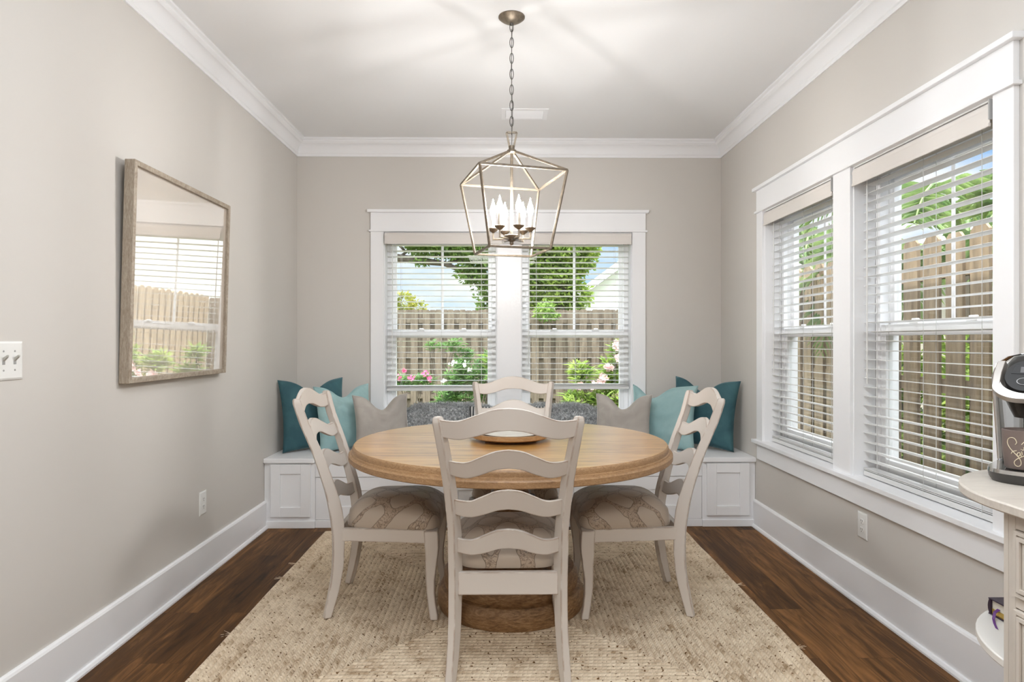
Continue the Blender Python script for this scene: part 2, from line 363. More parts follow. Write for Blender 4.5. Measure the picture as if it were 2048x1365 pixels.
def rug_mat():
    m, t, b = new_mat('braided_jute')
    uv = N(t, 'ShaderNodeUVMap'); s = N(t, 'ShaderNodeSeparateXYZ'); L(t, uv.outputs[0], s.inputs[0])
    # u: metres along the braid, v: row number + 0..1 across it
    fr = N(t, 'ShaderNodeMath', operation='FRACT'); L(t, s.outputs[1], fr.inputs[0])
    ce = N(t, 'ShaderNodeMath', operation='SUBTRACT'); ce.inputs[1].default_value = .5; L(t, fr.outputs[0], ce.inputs[0])
    ab = N(t, 'ShaderNodeMath', operation='ABSOLUTE'); L(t, ce.outputs[0], ab.inputs[0])
    sg = N(t, 'ShaderNodeMath', operation='SIGN'); L(t, ce.outputs[0], sg.inputs[0])
    u = N(t, 'ShaderNodeMath', operation='MULTIPLY'); u.inputs[1].default_value = 1 / .017; L(t, s.outputs[0], u.inputs[0])
    k1 = N(t, 'ShaderNodeMath', operation='MULTIPLY_ADD'); k1.inputs[1].default_value = .9; L(t, ab.outputs[0], k1.inputs[0]); L(t, u.outputs[0], k1.inputs[2])
    k2 = N(t, 'ShaderNodeMath', operation='MULTIPLY_ADD'); k2.inputs[1].default_value = .25; L(t, sg.outputs[0], k2.inputs[0]); L(t, k1.outputs[0], k2.inputs[2])
    ph = N(t, 'ShaderNodeMath', operation='FRACT'); L(t, k2.outputs[0], ph.inputs[0])
    c2 = N(t, 'ShaderNodeMath', operation='SUBTRACT'); c2.inputs[1].default_value = .5; L(t, ph.outputs[0], c2.inputs[0])
    a2 = N(t, 'ShaderNodeMath', operation='ABSOLUTE'); L(t, c2.outputs[0], a2.inputs[0])   # 0 mid strand, .5 at gap
    fl = N(t, 'ShaderNodeMath', operation='FLOOR'); L(t, k2.outputs[0], fl.inputs[0])
    rw = N(t, 'ShaderNodeMath', operation='FLOOR'); L(t, s.outputs[1], rw.inputs[0])
    cb = N(t, 'ShaderNodeCombineXYZ'); L(t, fl.outputs[0], cb.inputs[0]); L(t, rw.outputs[0], cb.inputs[1]); L(t, sg.outputs[0], cb.inputs[2])
    wn_ = N(t, 'ShaderNodeTexWhiteNoise', noise_dimensions='3D'); L(t, cb.outputs[0], wn_.inputs['Vector'])
    tcn = N(t, 'ShaderNodeTexCoord')
    big = N(t, 'ShaderNodeTexNoise', Scale=9.0, Detail=4.0); L(t, tcn.outputs['Object'], big.inputs['Vector'])
    rwn = N(t, 'ShaderNodeTexWhiteNoise', noise_dimensions='1D'); L(t, rw.outputs[0], rwn.inputs['W'])
    ad = N(t, 'ShaderNodeMath', operation='MULTIPLY_ADD'); ad.inputs[1].default_value = .30; L(t, wn_.outputs['Value'], ad.inputs[0]); L(t, big.outputs['Fac'], ad.inputs[2])
    ad2 = N(t, 'ShaderNodeMath', operation='MULTIPLY_ADD'); ad2.inputs[1].default_value = .12; L(t, rwn.outputs['Value'], ad2.inputs[0]); L(t, ad.outputs[0], ad2.inputs[2])
    r = N(t, 'ShaderNodeValToRGB'); e = r.color_ramp.elements
    e[0].position = .38; e[0].color = (.37, .265, .165, 1); e[1].position = .90; e[1].color = (.75, .63, .475, 1)
    k = e.new(.60); k.color = (.61, .49, .355, 1)
    L(t, ad2.outputs[0], r.inputs[0])
    # dark flecks of husk
    fk = N(t, 'ShaderNodeTexNoise', Scale=75.0, Detail=2.0); L(t, tcn.outputs['Object'], fk.inputs['Vector'])
    fm = N(t, 'ShaderNodeMapRange'); fm.inputs['From Min'].default_value = .63; fm.inputs['From Max'].default_value = .69; L(t, fk.outputs['Fac'], fm.inputs['Value'])
    mx = N(t, 'ShaderNodeMixRGB'); mx.inputs[2].default_value = (.14, .075, .03, 1); L(t, fm.outputs[0], mx.inputs[0]); L(t, r.outputs[0], mx.inputs[1])
    L(t, mx.outputs[0], b.inputs['Base Color'])
    b.inputs['Roughness'].default_value = .95
    b.inputs['Specular IOR Level'].default_value = .1
    h = N(t, 'ShaderNodeMath', operation='SUBTRACT'); h.inputs[0].default_value = .5; L(t, a2.outputs[0], h.inputs[1])
    h2 = N(t, 'ShaderNodeMath', operation='POWER'); h2.inputs[1].default_value = .5; L(t, h.outputs[0], h2.inputs[0])
    bu = N(t, 'ShaderNodeBump', Strength=.9, Distance=.004); L(t, h2.outputs[0], bu.inputs['Height']); L(t, bu.outputs[0], b.inputs['Normal'])
    return m
M['rug'] = rug_mat()

def glass_mat(name, tint=(1, 1, 1), base=.5):
    m = bpy.data.materials.new(name); m.use_nodes = True; t = m.node_tree
    for n in list(t.nodes): t.nodes.remove(n)
    o = N(t, 'ShaderNodeOutputMaterial'); mxs = N(t, 'ShaderNodeMixShader'); tr = N(t, 'ShaderNodeBsdfTransparent'); gl = N(t, 'ShaderNodeBsdfGlossy')
    tr.inputs[0].default_value = rgba(tint); gl.inputs['Roughness'].default_value = .0
    f = N(t, 'ShaderNodeFresnel')
    ge = N(t, 'ShaderNodeNewGeometry'); io = N(t, 'ShaderNodeMix'); io.inputs[2].default_value = 1.30; io.inputs[3].default_value = 1 / 1.30   # same reflectance on both faces of the sheet
    L(t, ge.outputs['Backfacing'], io.inputs[0]); L(t, io.outputs[0], f.inputs['IOR'])
    L(t, f.outputs[0], mxs.inputs[0]); L(t, tr.outputs[0], mxs.inputs[1]); L(t, gl.outputs[0], mxs.inputs[2]); L(t, mxs.outputs[0], o.inputs[0])
    return m
M['glass'] = glass_mat('window_glass', (.97, .985, .975))
M['tank'] = glass_mat('tank_plastic', (.72, .73, .73))
M['clear'] = glass_mat('clear_disc', (.8, .8, .8))

def mirror_mat():
    m = bpy.data.materials.new('pale_mirror'); m.use_nodes = True; t = m.node_tree
    for n in list(t.nodes): t.nodes.remove(n)
    o = N(t, 'ShaderNodeOutputMaterial'); mxs = N(t, 'ShaderNodeMixShader'); df = N(t, 'ShaderNodeBsdfDiffuse'); gl = N(t, 'ShaderNodeBsdfGlossy')
    df.inputs[0].default_value = (.78, .70, .62, 1); gl.inputs[0].default_value = (.95, .94, .92, 1); gl.inputs['Roughness'].default_value = .0
    mxs.inputs[0].default_value = .62
    L(t, df.outputs[0], mxs.inputs[1]); L(t, gl.outputs[0], mxs.inputs[2]); L(t, mxs.outputs[0], o.inputs[0])
    return m
M['mirror'] = mirror_mat()
M['frame'] = wood('weathered_frame', [(.23, .18, .13), (.36, .30, .235), (.50, .44, .36)], (6, 1, 1), 20, .6, .4)

def emit(name, c, s):
    m = bpy.data.materials.new(name); m.use_nodes = True; t = m.node_tree
    for n in list(t.nodes): t.nodes.remove(n)
    o = N(t, 'ShaderNodeOutputMaterial'); e = N(t, 'ShaderNodeEmission'); e.inputs[0].default_value = rgba(c); e.inputs[1].default_value = s
    L(t, e.outputs[0], o.inputs[0]); return m
M['bulb'] = emit('lit_bulb', (1, .985, .97), 385)

def leafy(name, c1, c2, rough=.5, trans=.35, scale=4.0):
    m, t, b = new_mat(name)
    tcn = N(t, 'ShaderNodeTexCoord'); nz = N(t, 'ShaderNodeTexNoise', Scale=scale, Detail=6.0, Roughness=.8); L(t, tcn.outputs['Object'], nz.inputs['Vector'])
    r = N(t, 'ShaderNodeMapRange'); r.inputs['From Min'].default_value = .38; r.inputs['From Max'].default_value = .64; L(t, nz.outputs['Fac'], r.inputs['Value'])
    mx = N(t, 'ShaderNodeMixRGB'); mx.inputs[1].default_value = rgba(c1); mx.inputs[2].default_value = rgba(c2); L(t, r.outputs[0], mx.inputs[0])
    L(t, mx.outputs[0], b.inputs['Base Color']); b.inputs['Roughness'].default_value = rough; b.inputs['Specular IOR Level'].default_value = .3
    tl = N(t, 'ShaderNodeBsdfTranslucent'); L(t, mx.outputs[0], tl.inputs[0])
    mxs = N(t, 'ShaderNodeMixShader'); mxs.inputs[0].default_value = trans
    o = t.nodes['Material Output']; L(t, b.outputs[0], mxs.inputs[1]); L(t, tl.outputs[0], mxs.inputs[2]); L(t, mxs.outputs[0], o.inputs[0])
    return m
M['oak_leaf'] = leafy('oak_leaves', (.09, .17, .035), (.26, .38, .08), trans=.45)
M['tree_leaf'] = leafy('broad_leaves', (.11, .21, .035), (.40, .50, .09), trans=.45)
M['bush_leaf'] = leafy('yellow_leaves', (.22, .28, .04), (.50, .46, .10))
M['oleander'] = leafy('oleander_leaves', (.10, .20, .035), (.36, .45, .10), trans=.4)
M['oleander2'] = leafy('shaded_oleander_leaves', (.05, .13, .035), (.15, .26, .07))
M['palm'] = leafy('palm_leaflets', (.09, .17, .05), (.30, .38, .13), scale=2.0)
M['petal'] = leafy('pale_pink_petals', (.75, .45, .48), (.85, .70, .68), trans=.3, scale=20)
M['petal2'] = leafy('magenta_petals', (.55, .06, .20), (.72, .20, .36), trans=.3, scale=20)
M['petalw'] = leafy('white_petals', (.80, .76, .74), (.85, .84, .80), trans=.3, scale=20)
def picket_mat(nm, c0, c1):
    m, t, b = new_mat(nm)
    tcn = N(t, 'ShaderNodeTexCoord'); mp = N(t, 'ShaderNodeMapping'); mp.inputs['Scale'].default_value = (7, 7, .8); L(t, tcn.outputs['Object'], mp.inputs[0])
    n1 = N(t, 'ShaderNodeTexNoise', Scale=4.0, Detail=8.0, Roughness=.65); L(t, mp.outputs[0], n1.inputs['Vector'])
    r = N(t, 'ShaderNodeValToRGB'); e = r.color_ramp.elements
    e[0].position = .32; e[0].color = rgba(c0); e[1].position = .68; e[1].color = rgba(c1)
    L(t, n1.outputs['Fac'], r.inputs[0]); L(t, r.outputs[0], b.inputs['Base Color']); b.inputs['Roughness'].default_value = .85
    return m
M['picket'] = picket_mat('fence_board', (.088, .065, .045), (.215, .172, .128))
M['picket_new'] = picket_mat('newer_fence_board', (.155, .108, .066), (.345, .26, .172))

# ================================================================== mesh helpers
def tag(o, label=None, cat=None, group=None, kind=None):
    if label: o['label'] = label
    if cat: o['category'] = cat
    if group: o['group'] = group
    if kind: o['kind'] = kind
    return o
def world_loc(o):
    v = Vector((0, 0, 0))
    while o is not None:
        v += o.location; o = o.parent
    return v
def empty(name, loc, rz=0.0):
    o = bpy.data.objects.new(name, None); COL.objects.link(o); o.location = loc; o.rotation_euler = (0, 0, rz); o.empty_display_size = .1
    return o
def thing(name, loc, label, cat, group=None, rz=0.0):
    return tag(empty(name, loc, rz), label, cat, group)

class MB:
    def __init__(s): s.v = []; s.f = []; s.uv = None
    def add(s, vs, fs):
        k = len(s.v); s.v += [tuple(p) for p in vs]; s.f += [tuple(i + k for i in q) for q in fs]; return s
    def box(s, x0, x1, y0, y1, z0, z1):
        x0, x1 = min(x0, x1), max(x0, x1); y0, y1 = min(y0, y1), max(y0, y1); z0, z1 = min(z0, z1), max(z0, z1)
        return s.add([(x0, y0, z0), (x1, y0, z0), (x1, y1, z0), (x0, y1, z0), (x0, y0, z1), (x1, y0, z1), (x1, y1, z1), (x0, y1, z1)],
                     [(0, 3, 2, 1), (4, 5, 6, 7), (0, 1, 5, 4), (1, 2, 6, 5), (2, 3, 7, 6), (3, 0, 4, 7)])
    def loft(s, rings, cap=True, closed=False):
        n = len(rings[0]); vs = [p for r in rings for p in r]; fs = []
        m = len(rings)
        for i in range(m if closed else m - 1):
            a = i * n; b = ((i + 1) % m) * n
            for j in range(n):
                k = (j + 1) % n; fs.append((a + j, a + k, b + k, b + j))
        if cap and not closed:
            fs.append(tuple(reversed(range(n)))); fs.append(tuple((m - 1) * n + j for j in range(n)))
        return s.add(vs, fs)
    def tube(s, pts, r, n=8, cap=True, closed=False):
        pts = [Vector(p) for p in pts]; m = len(pts)
        rs = r if isinstance(r, (list, tuple)) else [r] * m
        rings = []; up = None
        for i, p in enumerate(pts):
            if closed: d = pts[(i + 1) % m] - pts[i - 1]
            else: d = pts[min(i + 1, m - 1)] - pts[max(i - 1, 0)]
            d.normalize()
            if up is None: up = Vector((0, 0, 1)) if abs(d.z) < .9 else Vector((1, 0, 0))
            a = d.cross(up)
            if a.length < 1e-6: a = d.orthogonal()
            a.normalize(); b = a.cross(d).normalized(); up = b
            rings.append([p + (a * math.cos(2 * PI * j / n) + b * math.sin(2 * PI * j / n)) * rs[i] for j in range(n)])
        return s.loft(rings, cap, closed)
    def bar(s, p, q, w, h=None, up=(0, 0, 1)):
        p, q = Vector(p), Vector(q); d = (q - p).normalized(); u = Vector(up)
        a = d.cross(u)
        if a.length < 1e-4: a = d.cross(Vector((1, 0, 0)))
        a.normalize(); b = a.cross(d); h = h or w
        c = [a * w / 2 + b * h / 2, -a * w / 2 + b * h / 2, -a * w / 2 - b * h / 2, a * w / 2 - b * h / 2]
        return s.loft([[p + k for k in c], [q + k for k in c]])
    def lathe(s, prof, c=(0, 0, 0), n=48, rot=None):
        c = Vector(c); rings = []
        for r, z in prof:
            ring = []
            for j in range(n):
                p = Vector((max(r, 1e-4) * math.cos(2 * PI * j / n), max(r, 1e-4) * math.sin(2 * PI * j / n), z))
                if rot: p = rot @ p
                ring.append(c + p)
            rings.append(ring)
        return s.loft(rings)
    def prism(s, poly, y0, y1, axis='y'):
        f = {'y': lambda a, b, t: (a, t, b), 'x': lambda a, b, t: (t, a, b), 'z': lambda a, b, t: (a, b, t)}[axis]
        return s.loft([[f(a, b, y0) for a, b in poly], [f(a, b, y1) for a, b in poly]])
    def xf(s, mat):
        s.v = [tuple(mat @ Vector(p)) for p in s.v]; return s
    def build(s, name, mat, parent=None, local=False, at=None, smooth=None, bevel=0, seg=2, sub=0):
        sh = Vector((0, 0, 0))
        if not local:
            if at is not None: sh = Vector(at)
            if parent is not None: sh = world_loc(parent) + (Vector(at) if at is not None else Vector((0, 0, 0)))
        me = bpy.data.meshes.new(name)
        me.from_pydata([(p[0] - sh.x, p[1] - sh.y, p[2] - sh.z) for p in s.v], [], s.f)
        bm = bmesh.new(); bm.from_mesh(me); bmesh.ops.recalc_face_normals(bm, faces=bm.faces); bm.to_mesh(me); bm.free()
        if s.uv is not None:
            l = me.uv_layers.new(name='UVMap'); i = 0
            for p in me.polygons:
                for li, vi in zip(p.loop_indices, p.vertices): l.data[li].uv = s.uv[vi]
        if smooth is not None:
            me.polygons.foreach_set('use_smooth', [True] * len(me.polygons)); me.set_sharp_from_angle(angle=rad(smooth))
        me.materials.append(mat)
        o = bpy.data.objects.new(name, me); COL.objects.link(o)
        if at is not None and parent is None: o.location = at
        if parent is not None: o.parent = parent
        if bevel:
            b = o.modifiers.new('bevel', 'BEVEL'); b.width = bevel; b.segments = seg; b.limit_method = 'ANGLE'; b.angle_limit = rad(40); b.harden_normals = False
        if sub:
            b = o.modifiers.new('sub', 'SUBSURF'); b.levels = sub; b.render_levels = sub
        return o
def struct(mb, name, mat, parent=None, **k):
    o = mb.build(name, mat, parent, **k)
    if parent is None: o['kind'] = 'structure'
    return o
def children(o): return [c for c in bpy.data.objects if c.parent == o]
def copy_tree(o, parent=None):
    c = o.copy(); COL.objects.link(c); c.parent = parent
    for ch in children(o): copy_tree(ch, c)
    return c
def cat_rom(xs, ys, x):
    i = 0
    while i < len(xs) - 2 and x > xs[i + 1]: i += 1
    t = (x - xs[i]) / (xs[i + 1] - xs[i])
    def sl(k):
        a = max(k - 1, 0); b = min(k + 1, len(xs) - 1); return (ys[b] - ys[a]) / (xs[b] - xs[a])
    h = xs[i + 1] - xs[i]; m0 = sl(i) * h; m1 = sl(i + 1) * h
    return (2*t**3 - 3*t**2 + 1) * ys[i] + (t**3 - 2*t**2 + t) * m0 + (-2*t**3 + 3*t**2) * ys[i + 1] + (t**3 - t**2) * m1

# ================================================================== room shell
struct(MB().box(XL - WT, XR + WT, YR - WT, YB + WT, -.12, 0), 'floor', M['floor'])
struct(MB().box(XL - WT, XR + WT, YR - WT, YB + WT, ZC, ZC + .15), 'ceiling', M['ceil'])
struct(MB().box(XL - WT, XL, YR - WT, YB + WT, 0, ZC), 'wall_left', M['wall'])
struct(MB().box(XL, XR, YR - WT, YR, 0, ZC), 'wall_front', M['wall'])
# window openings
BX0, BX1, BX2, BX3 = -.896, -.042, .142, .983          # back wall: two units and the mullion between them
RY0, RY1, RY2, RY3 = 2.128, 3.011, 3.168, 4.038        # right wall, near to far
ZS, ZH = .565, 2.045
b = MB(); b.box(XL, BX0, YB, YB + WT, 0, ZC).box(BX3, XR, YB, YB + WT, 0, ZC).box(BX0, BX3, YB, YB + WT, 0, ZS).box(BX0, BX3, YB, YB + WT, ZH, ZC).box(BX1, BX2, YB, YB + WT, ZS, ZH)
struct(b, 'wall_back', M['wall'])
b = MB(); b.box(XR, XR + WT, YR - WT, RY0, 0, ZC).box(XR, XR + WT, RY3, YB + WT, 0, ZC).box(XR, XR + WT, RY0, RY3, 0, ZS).box(XR, XR + WT, RY0, RY3, ZH, ZC).box(XR, XR + WT, RY1, RY2, ZS, ZH)
struct(b, 'wall_right', M['wall'])
# roof over the house (eaves shade the side yard)
struct(MB().box(XL - .65, XR + .37, YR - .6, YB + .60, 2.90, 3.02).box(XL - .65, XR + .37, YR - .6, YB + .6, 3.02, 3.05), 'roof', M['shingle'])

# baseboards with a shoe mould
def base_profile(t=.016, h=.178, sh=.014):
    return [(0, 0), (t + sh, 0), (t + sh, .008), (t + .008, .018), (t, .020), (t, h - .012), (t - .004, h - .004), (t - .009, h), (0, h)]
def run_profile(prof, axis, wall, sgn, a0, a1):
    mb = MB()
    if axis == 'y': rings = [[(wall + sgn * d, a, z) for d, z in prof] for a in (a0, a1)]
    else: rings = [[(a, wall + sgn * d, z) for d, z in prof] for a in (a0, a1)]
    return mb.loft(rings)
YBF = 4.195                                            # front face of the built-in bench
struct(run_profile(base_profile(), 'y', XL, 1, YR, YBF), 'baseboard_left', M['trim'])
struct(run_profile(base_profile(), 'y', XR, -1, YR, YBF), 'baseboard_right', M['trim'])
# crown moulding
def crown_prof():
    p = [(0, -.125), (.008, -.125), (.008, -.108), (.014, -.102)]
    for i in range(7):
        a = i / 6; p.append((.014 + .040 * (1 - math.cos(a * PI / 2)) , -.102 + .062 * math.sin(a * PI / 2)))
    p += [(.058, -.036), (.066, -.028), (.066, -.018), (.078, -.012), (.078, 0), (0, 0)]
    return [(d, ZC + z) for d, z in p]
struct(run_profile(crown_prof(), 'y', XL, 1, YR, YB), 'trim_1', M['trim'], smooth=30)
struct(run_profile(crown_prof(), 'x', YB, -1, XL, XR), 'trim_2', M['trim'], smooth=30)
struct(run_profile(crown_prof(), 'y', XR, -1, YR, YB), 'trim_3', M['trim'], smooth=30)

# window casings: P maps (along the wall, out of the wall into the room, up)
def PB(a, d, z): return (a, YB - d, z)
def PR(a, d, z): return (XR - d, a, z)
def wbox(mb, P, a0, a1, d0, d1, z0, z1):
    p, q = P(a0, d0, z0), P(a1, d1, z1)
    return mb.box(p[0], q[0], p[1], q[1], p[2], q[2])
def casing(P, a0, a1, m0, m1, a_out0, a_out1):
    mb = MB()
    wbox(mb, P, a_out0, a0, 0, .020, ZS, ZH); wbox(mb, P, a1, a_out1, 0, .020, ZS, ZH)      # legs
    wbox(mb, P, m0, m1, 0, .020, ZS, ZH)                                                     # mullion casing
    wbox(mb, P, a_out0 - .012, a_out1 + .012, 0, .032, ZH, ZH + .014)                        # bead
    wbox(mb, P, a_out0, a_out1, 0, .022, ZH + .014, ZH + .145)                               # header
    wbox(mb, P, a_out0 - .022, a_out1 + .022, 0, .042, ZH + .145, ZH + .166)                 # cap
    wbox(mb, P, a_out0, a_out1, 0, .018, ZS - .108, ZS - .004)                               # apron
    wbox(mb, P, a_out0 - .025, a_out1 + .025, -.06, .045, ZS - .004, ZS + .018)              # stool
    for e0, e1 in ((a0, a0 + .006), (a1 - .006, a1), (m0 - .006, m0), (m1, m1 + .006)):      # jamb boards
        wbox(mb, P, e0, e1, -.10, .004, ZS, ZH)
    wbox(mb, P, a0, a1, -.10, .004, ZH - .006, ZH)
    return mb
struct(casing(PB, BX0, BX3, BX1, BX2, -.995, 1.086), 'trim_4', M['trim'], bevel=.002)
struct(casing(PR, RY0, RY3, RY1, RY2, RY0 - .09, RY3 + .09), 'trim_5', M['trim'], bevel=.002)

# double-hung windows
def window(name, P, a0, a1):
    z0, z1 = ZS + .018, ZH - .006
    a0 += .006; a1 -= .006
    fr = MB()
    for e0, e1 in ((a0, a0 + .035), (a1 - .035, a1)):
        wbox(fr, P, e0, e1, -.19, -.10, z0, z1)
    wbox(fr, P, a0 + .035, a1 - .035, -.19, -.10, z1 - .03, z1); wbox(fr, P, a0 + .035, a1 - .035, -.19, -.10, z0, z0 + .03)
    f = struct(fr, name, M['vinyl'], bevel=.002)
    zm = 1.265
    def sash(nm, d0, d1, s0, s1, bot, top, st):
        mb = MB()
        x0, x1 = a0 + .022, a1 - .022
        wbox(mb, P, x0, x0 + st, d0, d1, s0, s1); wbox(mb, P, x1 - st, x1, d0, d1, s0, s1)
        wbox(mb, P, x0 + st, x1 - st, d0, d1, s0, s0 + bot); wbox(mb, P, x0 + st, x1 - st, d0, d1, s1 - top, s1)
        o = mb.build(nm, M['vinyl'], f, bevel=.003)
        gl = MB(); dm = (d0 + d1) / 2; wbox(gl, P, x0 + st, x1 - st, dm - .002, dm + .002, s0 + bot, s1 - top)
        gl.build('glass_pane', M['glass'], o)
        return o, x0 + st, x1 - st
    up, gx0, gx1 = sash('upper_sash', -.185, -.150, zm - .004, z1 - .03, .050, .045, .042)
    gb = MB(); mid = (gx0 + gx1) / 2; wbox(gb, P, mid - .009, mid + .009, -.1645, -.1600, zm + .04, z1 - .07); gb.build('grille_bar', M['vinyl'], up)
    lo, _, _ = sash('lower_sash', -.142, -.107, z0 + .02, zm + .032, .07, .052, .046)
    lk = MB()
    for q in (.27, .73):
        c = gx0 + (gx1 - gx0) * q; wbox(lk, P, c - .03, c + .03, -.135, -.108, zm + .032, zm + .044); wbox(lk, P, c - .012, c + .02, -.13, -.112, zm + .044, zm + .054)
    lk.build('sash_lock', M['vinyl'], lo, bevel=.003)
    return f
window('window_1', PB, BX0, BX1)
window('window_2', PB, BX2, BX3)
window('window_3', PR, RY2, RY3)
window('window_4', PR, RY0, RY1)

# ------------------------------------------------------------------ horizontal blinds
def blind(P, a0, a1, zbot, label, wand_at, stack=0, seed=0):
    rnd = random.Random(seed)
    ztop = ZH - .008
    c0 = P((a0 + a1) / 2, -.065, ztop)
    t = thing('window_blind', c0, label, 'window blind', 'white slat blinds in the four windows')
    a0 += .012; a1 -= .012
    hb = MB(); wbox(hb, P, a0, a1, -.092, -.040, ztop - .055, ztop); hb.build('headrail', M['slat'], t, bevel=.002)
    sl = MB(); z = ztop - .085; zs = []
    while z > zbot + .045 + stack * .006:
        zs.append(z); z -= .0432
    for z in zs:
        tilt = .0015 + rnd.uniform(-.001, .001)
        A = P(a0, -.040, z + tilt); B = P(a1, -.040, z + tilt); Cc = P(a1, -.090, z - tilt); D = P(a0, -.090, z - tilt)
        Am = P(a0, -.065, z + .0016); Bm = P(a1, -.065, z + .0016)
        th = Vector((0, 0, .0022))
        ring = lambda p, m_, q: [Vector(p), Vector(m_), Vector(q), Vector(q) + th, Vector(m_) + th, Vector(p) + th]
        sl.loft([ring(A, Am, D), ring(B, Bm, Cc)])
    for k in range(stack):
        z = zbot + .026 + k * .0058; wbox(sl, P, a0, a1, -.090, -.040, z, z + .003)
    sl.build('slats', M['slat'], t)
    br = MB(); wbox(br, P, a0, a1, -.092, -.038, zbot, zbot + .022); br.build('bottom_rail', M['rail'], t, bevel=.003)
    for q in (.13, .5, .87):
        c = a0 + (a1 - a0) * q; cb = MB()
        for d in (-.0385, -.0915):
            p0 = P(c, d, ztop - .05); p1 = P(c, d, zbot + .01); cb.bar(p0, p1, .0016)
        cb.build('ladder_cord', M['cord'], t)
    wd = MB(); wa = a0 + .045 if wand_at == 'lo' else a1 - .045
    wd.tube([P(wa, -.030, ztop - .06), P(wa, -.030, 1.02)], .0035, 6); wd.build('tilt_wand', M['rail'], t)
    return t
blind(PB, BX0, BX1, .838, 'white slat blind in the left window of the back wall, behind the chandelier', 'lo', 3, 1)
blind(PB, BX2, BX3, .850, 'white slat blind in the right window of the back wall, before the oleander', 'lo', 3, 2)
blind(PR, RY2, RY3, ZS + .022, 'white slat blind lowered to the sill in the far window of the right wall', 'hi', 2, 3)
blind(PR, RY0, RY1, ZS + .022, 'largest white slat blind, in the near right window behind the coffee maker', 'hi', 2, 4)

# ------------------------------------------------------------------ roller shades, rolled up
def roller(P, a0, a1, d, label, brackets, zb=1.948):
    t = thing('roller_shade', P((a0 + a1) / 2, d, ZH - .03), label, 'roller shade', 'rolled up fabric shades over the windows')
    r = .026; mb = MB(); n = 14; rings = []
    for a in (a0 + .006, a1 - .006):
        ring = []
        for j in range(n): ring.append(P(a, d + r * math.cos(2 * PI * j / n), ZH - .034 + r * math.sin(2 * PI * j / n)))
        rings.append(ring)
    mb.loft(rings); mb.build('fabric_roll', M['shade'], t, smooth=40)
    fb = MB(); wbox(fb, P, a0 + .008, a1 - .008, d + r - .003, d + r - .001, zb + .012, ZH - .034); fb.build('fabric_drop', M['shade'], t)
    hb = MB(); wbox(hb, P, a0 + .008, a1 - .008, d + r - .006, d + r + .003, zb, zb + .013); hb.build('hem_bar', M['shade'], t, bevel=.002)
    for a in brackets:
        kb = MB(); wbox(kb, P, a - .003, a + .003, d - .02, d + r + .006, ZH - .075, ZH - .006); wbox(kb, P, a - .004, a + .004, d - .004, d + .016, ZH - .045, ZH - .025)
        kb.build('bracket', M['bracket'], t, bevel=.001)
    return t
roller(PB, BX0 + .004, BX3 - .004, .024, 'long pale roller shade rolled up across both back windows', [])
roller(PR, RY2 + .008, RY3 - .008, -.008, 'pale roller shade rolled up at the top of the far right window', [RY2 + .012])
roller(PR, RY0 + .008, RY1 - .008, -.008, 'pale roller shade rolled up at the top of the near right window', [RY0 + .012])

# ================================================================== built-in bench
def shaker(mb, x0, x1, z0, z1, yf, fw=.055, th=.018, rec=.009):
    """frame-and-panel front whose face lies at y = yf"""
    mb.box(x0, x0 + fw, yf, yf + th, z0, z1).box(x1 - fw, x1, yf, yf + th, z0, z1)
    mb.box(x0 + fw, x1 - fw, yf, yf + th, z0, z0 + fw).box(x0 + fw, x1 - fw, yf, yf + th, z1 - fw, z1)
    mb.box(x0 + fw, x1 - fw, yf + rec, yf + th, z0 + fw, z1 - fw)
    return mb
XC0, XC1 = -1.222, 1.314        # where the end cabinets meet the middle bench
ZBT = .455
def bench_end(x0, x1, side, label):
    t = thing('bench_cabinet', ((x0 + x1) / 2, YBF + .3, 0), label, 'bench cabinet', 'end cabinets of the window bench')
    cb = MB().box(x0, x1, YBF, YB - .001, 0, ZBT - .03); cb.box(x0, x1, YBF - .012, YBF, 0, .045)
    cb.build('carcass', M['trim'], t, bevel=.002)
    MB().box(x0, x1 , YBF - .022, YB - .001, ZBT - .03, ZBT).build('seat_top', M['trim'], t, bevel=.004)
    if side < 0: d0, d1 = x0 + .045, x1 - .028
    else: d0, d1 = x0 + .028, x1 - .045
    shaker(MB(), d0, d1, .075, ZBT - .038, YBF - .019, fw=.062).build('door', M['trim'], t, bevel=.0015)
    return t
bench_end(XL + .001, XC0, -1, 'white end cabinet of the bench under the left corner pillows')
bench_end(XC1, XR - .001, 1, 'white end cabinet of the bench under the right corner pillows')
t = thing('window_bench', ((XC0 + XC1) / 2, YBF + .3, 0), 'long white middle bench with panelled front below the back windows', 'bench')
cb = MB().box(XC0 + .001, XC1 - .001, YBF + .012, YB - .001, 0, ZBT - .03).box(XC0 + .001, XC1 - .001, YBF - .004, YBF + .012, 0, .05)
cb.build('carcass', M['trim'], t, bevel=.002)
MB().box(XC0 + .001, XC1 - .001, YBF - .010, YB - .001, ZBT - .03, ZBT).box(XC0 + .001, XC1 - .001, YBF - .004, YBF + .012, ZBT - .125, ZBT - .03).build('seat_top', M['trim'], t, bevel=.004)
n = 3; wseg = (XC1 - XC0 - .002) / n
for k in range(n):
    shaker(MB(), XC0 + .002 + k * wseg, XC0 + k * wseg + wseg, .052, ZBT - .127, YBF + .001, fw=.085, th=.0105, rec=.008).build('front_panel', M['trim'], t, bevel=.0015)

